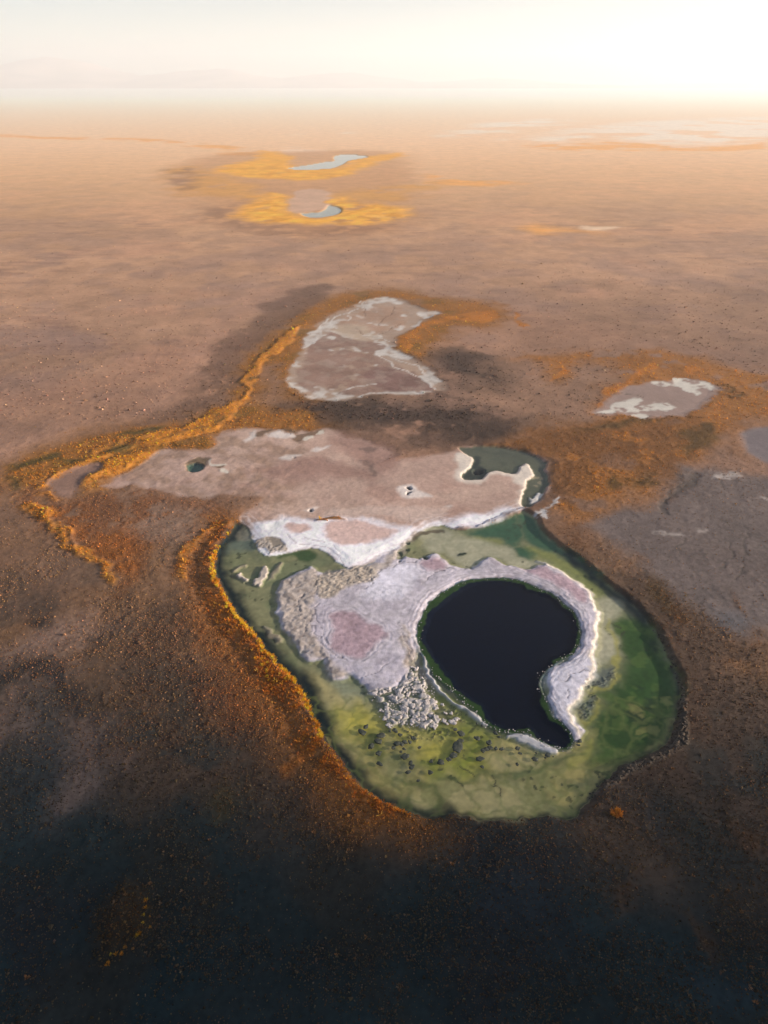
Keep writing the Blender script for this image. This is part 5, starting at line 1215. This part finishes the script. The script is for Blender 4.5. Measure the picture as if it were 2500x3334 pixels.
def dome_proto(seed):
    r = np.random.default_rng(seed); v = []; f = []
    if seed < 20:                                    # the small, far-off plants: an uneven little pyramid
        for k in range(4):
            a = (k + r.uniform(-0.3, 0.3)) * math.pi / 2; q = r.uniform(0.7, 1.3); v.append((q * math.cos(a), q * math.sin(a), r.uniform(-0.1, 0.35)))
        v.append((r.uniform(-0.4, 0.4), r.uniform(-0.4, 0.4), 1.0))
        return np.array(v), np.array([(k, (k + 1) % 4, 4) for k in range(4)])
    for ring, (rr, zz) in enumerate(((1.0, -0.15), (0.85, 0.5))):
        for k in range(5):
            a = (k + 0.5 * ring) * 2 * math.pi / 5 + r.uniform(-0.3, 0.3); q = rr * r.uniform(0.65, 1.25); v.append((q * math.cos(a), q * math.sin(a), zz * r.uniform(0.7, 1.3)))
    v.append((r.uniform(-0.3, 0.3), r.uniform(-0.3, 0.3), 1.0))
    for k in range(5):
        f += [(k, (k + 1) % 5, 5 + k), ((k + 1) % 5, 5 + (k + 1) % 5, 5 + k), (5 + k, 5 + (k + 1) % 5, 10)]
    return np.array(v), np.array(f)
def blade_proto(seed, nb, lean, w):
    r = np.random.default_rng(seed); v = []; f = []
    for k in range(nb):
        a = r.uniform(0, 2 * math.pi); bl = r.uniform(0.0, 0.45); le = r.uniform(0.2, lean); h = r.uniform(0.6, 1.0); ww = w * r.uniform(0.6, 1.2)
        bx, by = bl * math.cos(a), bl * math.sin(a); px, py = -math.sin(a) * ww, math.cos(a) * ww
        mx_, my_ = bx + 0.45 * le * math.cos(a), by + 0.45 * le * math.sin(a); tx, ty = bx + le * 1.15 * math.cos(a), by + le * 1.15 * math.sin(a)
        i = len(v); v += [(bx - px, by - py, -0.1), (bx + px, by + py, -0.1), (mx_ + px * 0.8, my_ + py * 0.8, h * 0.65), (mx_ - px * 0.8, my_ - py * 0.8, h * 0.65), (tx, ty, h * r.uniform(0.75, 1.0))]
        f += [(i, i + 1, i + 2), (i, i + 2, i + 3), (i + 3, i + 2, i + 4)]
    return np.array(v), np.array(f)

def scatter(name, label, idx, protos, size, hscale, mat, tone_gain, seed):
    """one mass of small plants standing on the sheet's vertices IDX"""
    r = np.random.default_rng(seed); n = len(idx)
    px = X[idx] + r.uniform(-0.5, 0.5, n) * SP1[idx]; py = Y[idx] + r.uniform(-0.5, 0.5, n) * SP1[idx]; pz = H[idx]
    s = size * np.exp(r.normal(0, 0.35, n)); hs = s * hscale * r.uniform(0.7, 1.3, n); a = r.uniform(0, 2 * math.pi, n)
    tone = VEGC[idx] * KA * tone_gain * np.exp(r.normal(0, 0.32, n))[:, None] * (1 + r.normal(0, 0.06, (n, 3)))
    cos, fas, tos = [], [], []; off = 0
    which = r.integers(0, len(protos), n)
    for k, (v, f) in enumerate(protos):
        sel = np.nonzero(which == k)[0]
        if not len(sel): continue
        ca, sa = np.cos(a[sel])[:, None], np.sin(a[sel])[:, None]
        co = np.stack([px[sel, None] + s[sel, None] * (v[None, :, 0] * ca - v[None, :, 1] * sa), py[sel, None] + s[sel, None] * (v[None, :, 0] * sa + v[None, :, 1] * ca), pz[sel, None] + hs[sel, None] * v[None, :, 2]], 2)
        cos.append(co.reshape(-1, 3)); tos.append(np.repeat(tone[sel], len(v), 0))
        fas.append((f[None] + (off + np.arange(len(sel)) * len(v))[:, None, None]).reshape(-1, 3)); off += len(sel) * len(v)
    me = mesh_np(name, np.vstack(cos), np.vstack(fas), 3, np.clip(np.vstack(tos), 0.004, 0.8), smooth_=False); me.materials.append(mat)
    o = bpy.data.objects.new(name, me); COL_LINK.link(o); tag(o, label, kind='stuff'); return o

A_ = X / DEP
inview = (np.abs(A_) < 0.64) & (Y > 14)
u = rng.random(N)
is_gold = (VEGC[:, 0] > lin((170, 0, 0))[0]) & (VEG > 0.3)
nearish = inview & (DEP < 190)
plain_ = inview & (DEP >= 190) & (DEP < 430) & ~is_gold
VEGC[plain_] = ALB[plain_] / KA * rng.uniform(0.55, 1.25, (int(plain_.sum()), 1))
sel = np.nonzero(nearish & ~is_gold & (u < 0.75 * VEG ** 1.15))[0]
scatter('heath_plants', 'countless low brown heath plants speckling the plain round the lagoon', sel, [dome_proto(s) for s in range(8)], 0.08, 1.1, M_PLANT, 0.85, 3)
print('heath', len(sel))
sel = np.nonzero(plain_ & (u < 0.3 * VEG))[0]
scatter('scrub_plants', 'countless tiny dry scrub plants dotting the brown plain behind the lagoon', sel, [dome_proto(s) for s in range(8)], 0.2, 0.9, M_PLANT, 1.0, 6)
print('scrub', len(sel))
sel = np.nonzero(inview & (DEP < 330) & is_gold & (u < 0.36 * VEG))[0]
scatter('dry_grass', 'mass of gold and orange bunch grass on the lagoon banks', sel, [blade_proto(s, 5, 0.7, 0.16) for s in range(6)], 0.26, 0.9, M_GRASS, 1.0, 4)
print('grass', len(sel))

def proto_mesh(name, vf, tone, mat, smooth_=False, vary=0.15):
    v, f = vf; r = np.random.default_rng(len(v)); c = np.tile(np.array(tone), (len(v), 1)) * (1 + r.normal(0, vary, (len(v), 1)))
    me = mesh_np(name, v, f, 3, np.clip(c, 0.003, 0.8), smooth_=smooth_); me.materials.append(mat); return me

def place(me, name, x, y, z, s, sz, rz, label, cat, group=None, tilt=0.0):
    o = bpy.data.objects.new(name, me); COL_LINK.link(o)
    o.location = (x, y, z); o.scale = (s * random.uniform(0.85, 1.2), s * random.uniform(0.85, 1.2), sz); o.rotation_euler = (random.uniform(-tilt, tilt), random.uniform(-tilt, tilt), rz)
    tag(o, label, cat, group); return o

gold = [proto_mesh('grass_tussock', blade_proto(50 + k, 34, 0.75, 0.07), lin(c) * KA, M_GRASS) for k, c in enumerate([(244, 178, 52), (232, 160, 44), (250, 190, 66), (214, 144, 44), (240, 176, 64), (196, 132, 46)])]
def off_lagoon(pts, least):
    a = np.array(pts); return a[sd('lagoon', a[:, 0], a[:, 1]) > least]
def along(line, step, jit):
    p = spline(line, False, 4); seg = np.hypot(*np.diff(p, axis=0).T); L = np.concatenate([[0], np.cumsum(seg)]); out = []
    for q in np.arange(0, L[-1], step):
        q += random.uniform(-0.4, 0.4) * step; out.append((np.interp(q, L, p[:, 0]) + random.gauss(0, jit), np.interp(q, L, p[:, 1]) + random.gauss(0, jit)))
    return out
n_t = 0
def size_word(s, a, b): return 'small' if s < a else ('large' if s > b else 'middling')
def bank_section(y):
    for lim, w in ((105, 'by the salt flat'), (92, 'opposite the pale islets'), (80, 'opposite the crust edge'), (70, 'opposite the crust tip')):
        if y > lim: return w
    return 'opposite the yellow shallows'
for x, y in off_lagoon(along(DATA['grass_line'][0], 0.25, 0.26), 0.15):
    if n_t >= 215: continue
    s = random.uniform(0.34, 0.62); k = random.randrange(6); place(gold[k], 'grass_tussock', x, y, ground_z(x, y) - 0.03, s, s * random.uniform(0.9, 1.5), random.uniform(0, 6.28),
        '%s %s tussock on the left lagoon bank crest, %s' % (size_word(s, 0.43, 0.54), ['golden', 'amber', 'bright yellow', 'brownish gold', 'pale gold', 'dull brown'][k], bank_section(y)), 'grass tussock', 'tussocks on the left bank crest', 0.15); n_t += 1
for x, y in along(DATA['grass_tail'][0], 0.5, 0.4):
    s = random.uniform(0.3, 0.5); place(random.choice(gold), 'grass_tussock', x, y, ground_z(x, y) - 0.03, s, s * 1.1, random.uniform(0, 6.28), 'gold tussock in the short spur running inland from the left bank', 'grass tussock', 'tussocks of the inland spur', 0.15)
for x, y in off_lagoon(along(DATA['grass_line2'][0], 0.75, 0.12), 0.1):
    s = random.uniform(0.16, 0.28); place(random.choice(gold[3:]), 'grass_tussock', x, y, ground_z(x, y) - 0.02, s, s * 1.1, random.uniform(0, 6.28), 'small round tussock in the single row edging the lower left shore', 'grass tussock', 'tussocks edging the lower left shore', 0.1)
for x, y in along(DATA['mound_edge'][0], 0.55, 0.25):
    s = random.uniform(0.2, 0.36); place(random.choice(gold[3:]), 'grass_tussock', x, y, ground_z(x, y) - 0.03, s, s * 0.9, random.uniform(0, 6.28), 'amber tussock on the lit edge of the dark mound in the lower left corner', 'grass tussock', 'tussocks on the dark mound', 0.1)

# low shrubs that stand out one by one from the heath of the foreground
shrubs = [proto_mesh('low_shrub', blade_proto(70 + k, 26, 0.9, 0.16), lin(c) * KA, M_PLANT) for k, c in enumerate([(120, 88, 60), (132, 92, 58), (108, 86, 64), (98, 80, 62), (126, 98, 74)])]
cand = np.nonzero(inview & (np.abs(A_) < 0.55) & (Y < 74) & (Y > 31) & (VEG > 0.25) & (dL > 3))[0]
r2 = np.random.default_rng(8); cand = r2.permutation(cand)[:4000]; cand = cand[fbm(X[cand], Y[cand], 9.0, 3, 88) > -0.15]; taken = []
for i in cand:
    x, y = X[i], Y[i]
    if any((x - a) ** 2 + (y - b) ** 2 < 1.6 for a, b in taken): continue
    taken.append((x, y)); s = random.choice([0.12, 0.15, 0.18, 0.24, 0.3])
    side = 'left of' if x < -8 else ('right of' if x > 24 else 'below')
    place(random.choice(shrubs), 'low_shrub', x, y, H[i] - 0.03, s, s * random.uniform(0.8, 1.1), random.uniform(0, 6.28), '%s rust brown shrub in the dark heath %s the lagoon, %s' % (size_word(s, 0.14, 0.2), side, 'far from the lens' if y > 62 else ('in the nearest strip' if y < 44 else 'in the middle strip')), 'shrub', 'low shrubs %s the lagoon' % side, 0.1)
    if len(taken) >= 160: break
# the one large bush on the near shore
bx, by = DATA['shrub_big'][0][0]
vs, fs, off = [], [], 0
for k in range(26):
    v, f = blade_proto(200 + k, 16, 0.9, 0.12); a = random.uniform(0, 6.28); q = math.sqrt(random.random())
    v = v * np.array([0.42, 0.42, 0.5]) + np.array([0.85 * q * math.cos(a), 0.6 * q * math.sin(a), 0.35 * (1 - q)]); vs.append(v); fs.append(f + off); off += len(v)
bush = bpy.data.objects.new('bush', None); COL_LINK.link(bush); bush.location = (bx, by, ground_z(bx, by)); bush.rotation_euler.z = 0.4
tag(bush, 'largest single bush, amber on its sunny side, on the near shore below the lagoon', 'bush')
fo = bpy.data.objects.new('foliage', proto_mesh('foliage', (np.vstack(vs), np.vstack(fs)), lin((176, 116, 50)) * KA, M_GRASS)); COL_LINK.link(fo); fo.parent = bush; fo.scale = (0.9, 0.9, 1.1)
for k in range(3):
    a = k * 2.1; sv_ = np.array([(0.04 * math.cos(b_) + t_ * 0.35 * math.cos(a), 0.04 * math.sin(b_) + t_ * 0.35 * math.sin(a), -0.1 + 0.55 * t_) for t_ in (0, 1) for b_ in (0, 2.1, 4.2)])
    st_ = bpy.data.objects.new('stem', proto_mesh('stem', (sv_, np.array([(i, (i + 1) % 3, 3 + i) for i in range(3)] + [((i + 1) % 3, 3 + (i + 1) % 3, 3 + i) for i in range(3)])), lin((70, 52, 40)), M_PLANT)); COL_LINK.link(st_); st_.parent = bush

# ------------------------------------------------------------------ stones
def stone_material(name, tones, scale):
    m, nt, n, l = mat_new(name)
    out = n.new('ShaderNodeOutputMaterial'); b = n.new('ShaderNodeBsdfPrincipled'); l.new(b.outputs[0], out.inputs[0]); b.inputs['Roughness'].default_value = 0.85; b.inputs['Specular IOR Level'].default_value = 0.2
    geo = n.new('ShaderNodeNewGeometry'); nz = n.new('ShaderNodeTexNoise'); nz.inputs['Scale'].default_value = scale; nz.inputs['Detail'].default_value = 6; nz.inputs['Roughness'].default_value = 0.7; l.new(geo.outputs['Position'], nz.inputs['Vector'])
    cr = n.new('ShaderNodeValToRGB'); el = cr.color_ramp.elements; el[0].position = 0.32; el[1].position = 0.68; el[0].color = (*(lin(tones[0]) * KA), 1); el[1].color = (*(lin(tones[1]) * KA), 1)
    l.new(nz.outputs[0], cr.inputs[0]); l.new(cr.outputs[0], b.inputs['Base Color'])
    bp = n.new('ShaderNodeBump'); bp.inputs['Strength'].default_value = 0.7; bp.inputs['Distance'].default_value = 0.06; l.new(nz.outputs[0], bp.inputs['Height']); l.new(bp.outputs[0], b.inputs['Normal'])
    return m
M_TUFA = stone_material('salt_tufa', ((156, 146, 142), (200, 190, 184)), 2.5)
M_WETSTONE = stone_material('wet_stone', ((40, 44, 42), (92, 94, 82)), 3.0)
M_LEDGE = stone_material('ledge_stone', ((50, 45, 41), (92, 80, 68)), 3.0)

def stone_mesh(name, seed, mat, flat=0.55, lumps=0.35, level=3):
    bm = bmesh.new(); bmesh.ops.create_icosphere(bm, subdivisions=level, radius=1.0)
    o = Vector((seed * 7.3, seed * 3.1, seed * 1.7))
    for v in bm.verts:
        p = v.co.normalized()
        k = 1 + lumps * mnoise.noise(p * 1.1 + o) + 0.5 * lumps * mnoise.noise(p * 2.6 + o) + 0.12 * mnoise.noise(p * 6 + o)
        v.co = Vector((p.x * k, p.y * k * 0.8, p.z * k * flat))
    me = bpy.data.meshes.new(name); bm.to_mesh(me); bm.free(); me.materials.append(mat)
    for pl in me.polygons: pl.use_smooth = True
    return me
tufas = [stone_mesh('tufa_rock', 10 + k, M_TUFA, 0.55, 0.95) for k in range(8)]
wets = [stone_mesh('wet_stone', 30 + k, M_WETSTONE, 0.45, 0.6) for k in range(6)]
ledges = [stone_mesh('ledge_stone', 50 + k, M_LEDGE, 0.6, 0.6, 2) for k in range(6)]

spots = []
def tufa_label(x, y, r):
    cx, cy = np.mean(np.array(DATA['tufa'][0]), 0); dx, dy = x - cx, y - cy
    where = 'amid' if math.hypot(dx, dy) < 1.8 else (('on the upper fringe of' if dy > 0 else 'on the lower fringe of') if abs(dy) > abs(dx) else ('on the left fringe of' if dx < 0 else 'on the right fringe of'))
    return '%s pale tufa rock %s the cluster left of the dark pool' % (size_word(r, 0.22, 0.5), where)
def stone_label(x, y, r):
    where = 'left of the crooked boulder chain' if x < 7.0 else ('beside the crooked boulder chain' if x < 11 else ('round the tan shoal' if x < 17 else 'below the tail of the dark pool'))
    return '%s dark wet stone in the yellow green shallows, %s' % (size_word(r, 0.22, 0.34), where)
def ledge_label(x, y, r):
    where = 'upper stretch' if y > 76 else ('middle stretch' if y > 64 else ('lower stretch' if y > 57 else 'foot'))
    return '%s brown block in the %s of the stone ledge along the right shore' % (size_word(r, 0.15, 0.25), where)
for x, y, r in DATA['stones_pale']:
    spots.append((x, y, r)); place(random.choice(tufas), 'tufa_rock', x, y, 0.0, r * 0.9, max(0.12, r * 0.42), random.uniform(0, 6.28), tufa_label(x, y, r), 'rock', 'pale tufa rocks left of the dark pool')
def inside_points(name, n, tol, seed):
    p = spline(DATA[name][0]); q = np.random.default_rng(seed).uniform(p.min(0), p.max(0), (n, 2)); return q[sdf_poly(p, q[:, 0], q[:, 1]) < tol]
added = 0
for x, y in inside_points('tufa', 9000, 1.3, 3):
    if added >= 200: break
    out_ = float(sdf_poly(spline(DATA['tufa'][0]), np.array([x]), np.array([y]))[0]) > 0.1
    r = random.choice([0.07, 0.09, 0.12]) if out_ else random.choice([0.09, 0.11, 0.14, 0.18, 0.26, 0.38])
    if out_ and random.random() < 0.5: continue
    if any((x - a) ** 2 + (y - b) ** 2 < (0.66 * (r + c)) ** 2 for a, b, c in spots): continue
    spots.append((x, y, r)); added += 1
    place(random.choice(tufas), 'tufa_rock', x, y, max(0.0, ground_z(x, y)) - 0.02, r, r * random.uniform(0.45, 0.7), random.uniform(0, 6.28), tufa_label(x, y, r), 'rock', 'pale tufa rocks left of the dark pool')
for x, y, r in DATA['stones_dark']:
    place(random.choice(wets), 'wet_stone', x, y, 0.0, r * 1.3, max(0.14, r * 0.7), random.uniform(0, 6.28), stone_label(x, y, r), 'stone', 'dark stones in the shallows')
for (x, y, r), lab in zip(DATA['stones_big'], ['long dark boulder lying alone in the green shallows left of the worm shaped reef', 'dark double boulder at the left end of the tan shoal', 'broad flat grey boulder, largest of the crooked chain in the yellow shallows', 'boulder just above the broad flat grey one in the crooked chain', 'topmost boulder of the crooked chain in the yellow shallows', 'slim boulder just below the broad flat grey one in the crooked chain', 'lowest boulder of the crooked chain in the yellow shallows', 'lone rounded stone left of the top of the crooked chain', 'boulder next to last at the foot of the crooked chain', 'round pale capped stone under the left end of the tan shoal', 'two lobed boulder in the dark green patch farthest left in the shallows']):
    place(stone_mesh('boulder', int(x * 10) % 97, M_WETSTONE, 0.4, 0.45), 'boulder', x, y, 0.02, r * 0.95, max(0.2, r * 0.5), random.uniform(0, 6.28), lab, 'boulder')
ls = []
for x, y in inside_points('ledge', 12000, 0.2, 4):
    if len(ls) >= 190: break
    r = random.choice([0.1, 0.13, 0.17, 0.22, 0.3])
    if any((x - a) ** 2 + (y - b) ** 2 < (0.95 * (r + c)) ** 2 for a, b, c in ls): continue
    ls.append((x, y, r)); place(random.choice(ledges), 'ledge_stone', x, y, ground_z(x, y), r, r * random.uniform(0.8, 1.3), random.uniform(0, 6.28), ledge_label(x, y, r), 'stone', 'blocks of the right shore ledge', 0.3)

# pebbles of salt round the dark pool's edge: too many and too small to pick apart
pp = spline(DATA['pool'][0], True, 8); cos, fas, off = [], [], 0
sv, sf = dome_proto(91)
for k in range(260):
    i = random.randrange(len(pp)); n_ = pp[(i + 1) % len(pp)] - pp[i - 1]; n_ = np.array([n_[1], -n_[0]]) / (np.hypot(*n_) + 1e-9); q = abs(random.gauss(0, 0.28)) * random.choice([1, 1, 1, -1])
    x, y = pp[i] + n_ * q + np.array([random.gauss(0, .1), random.gauss(0, .1)]); r = random.uniform(0.04, 0.11); a = random.uniform(0, 6.28)
    co = np.stack([x + r * (sv[:, 0] * math.cos(a) - sv[:, 1] * math.sin(a)), y + r * (sv[:, 0] * math.sin(a) + sv[:, 1] * math.cos(a)), max(-0.02, ground_z(x, y)) + r * 1.1 * sv[:, 2]], 1)
    cos.append(co); fas.append(sf + off); off += len(co)
me = mesh_np('salt_pebbles', np.vstack(cos), np.vstack(fas), 3, smooth_=False); me.materials.append(M_TUFA)
o = bpy.data.objects.new('salt_pebbles', me); COL_LINK.link(o); tag(o, 'fringe of pale salt pebbles round the rim of the dark pool', kind='stuff')

# ------------------------------------------------------------------ far hills
hx = np.linspace(-15500, 10500, 260); hy = np.linspace(11200, 18200, 80)
HX, HY = np.meshgrid(hx, hy); hz = np.zeros_like(HX)
for cx, cy, r, hh in ((-6000, 14300, 2800, 500), (-9300, 14500, 3000, 480), (-3200, 14600, 2800, 340), (-1200, 15000, 3000, 240), (1900, 15000, 3600, 130), (-12500, 14500, 3000, 460), (6500, 15400, 3400, 90)):
    hz = np.maximum(hz, hh * np.clip(1 - np.hypot(HX - cx, (HY - cy) * 1.1) / r, 0, 1) ** 1.15)
hz = hz * (1 + 0.25 * fbm(HX.ravel(), HY.ravel(), 1500, 5, 61).reshape(HX.shape)) - 4
co = np.stack([HX.ravel(), HY.ravel(), hz.ravel()], 1); nxh = len(hx); v = (np.arange(len(hy) - 1)[:, None] * nxh + np.arange(nxh - 1)[None]).ravel()
me = mesh_np('hills', co, np.stack([v, v + 1, v + nxh + 1, v + nxh], 1), 4, np.tile(lin((196, 172, 160)), (len(co), 1)) * (1 + 0.15 * fbm(co[:, 0], co[:, 1], 400, 4, 62))[:, None], extra={'grain': np.full(len(co), 0.3), 'wet': np.zeros(len(co))})
me.materials.append(M_SOIL); o = bpy.data.objects.new('hills', me); COL_LINK.link(o); tag(o, 'faint volcano hills fading in the haze at the upper left', kind='structure')

# ------------------------------------------------------------------ haze
bm = bmesh.new(); bmesh.ops.create_cube(bm, size=1.0)
for vtx in bm.verts: vtx.co = Vector((vtx.co.x * 38000, vtx.co.y * 21000 + 8700, -5 + (vtx.co.z + 0.5) * 640))
me = bpy.data.meshes.new('haze'); bm.to_mesh(me); bm.free()
m, nt, n, l = mat_new('haze_air'); out = n.new('ShaderNodeOutputMaterial'); pv = n.new('ShaderNodeVolumePrincipled'); l.new(pv.outputs[0], out.inputs['Volume'])
pv.inputs['Color'].default_value = (0.97, 0.97, 0.98, 1); pv.inputs['Density'].default_value = HAZE_DENSITY; pv.inputs['Anisotropy'].default_value = 0.3
me.materials.append(m); hz_o = bpy.data.objects.new('haze', me); COL_LINK.link(hz_o); tag(hz_o, 'warm dusty haze lying over the whole plain', kind='stuff')

# ------------------------------------------------------------------ unseen sun blocker added out to the right: its shadow lies over the foreground
ch = Vector((math.sin(R(SUN_AZ)), math.cos(R(SUN_AZ)), 0)); cn = Vector((-ch.y, ch.x, 0))      # towards the sun, and across (ahead)
edge0 = Vector((0, 60, 0)).dot(cn); dist = 720 / math.tan(R(SUN_EL))
bm = bmesh.new(); r3 = random.Random(4)
for k in range(150):
    al = r3.uniform(-900, 950); rad = r3.uniform(35, 75); back = r3.random() ** 1.6 * 420
    ac = edge0 - rad * 0.85 - back + 7 * math.sin(al / 130.0) + r3.uniform(-5, 5)
    p = ch * (dist + al) + cn * ac; z = 720 + r3.uniform(-18, 25)
    res = bmesh.ops.create_icosphere(bm, subdivisions=3, radius=rad, matrix=Matrix.Translation((p.x, p.y, z)) @ Matrix.Diagonal((1.35, 1.0, 0.62, 1)))
    for v in res['verts']:
        v.co += (v.co - Vector((p.x, p.y, z))) * (0.22 * mnoise.noise(v.co * 0.03) + 0.10 * mnoise.noise(v.co * 0.09))
me = bpy.data.meshes.new('sun_blocker'); bm.to_mesh(me); bm.free()
for pl in me.polygons: pl.use_smooth = True
m, nt, n, l = mat_new('blocker_white'); out = n.new('ShaderNodeOutputMaterial'); b = n.new('ShaderNodeBsdfDiffuse'); b.inputs[0].default_value = (0.85, 0.85, 0.85, 1); l.new(b.outputs[0], out.inputs[0])
me.materials.append(m); o = bpy.data.objects.new('sun_blocker', me); COL_LINK.link(o); tag(o, 'added sun blocker out of the picture to the right that shades the foreground', kind='structure')
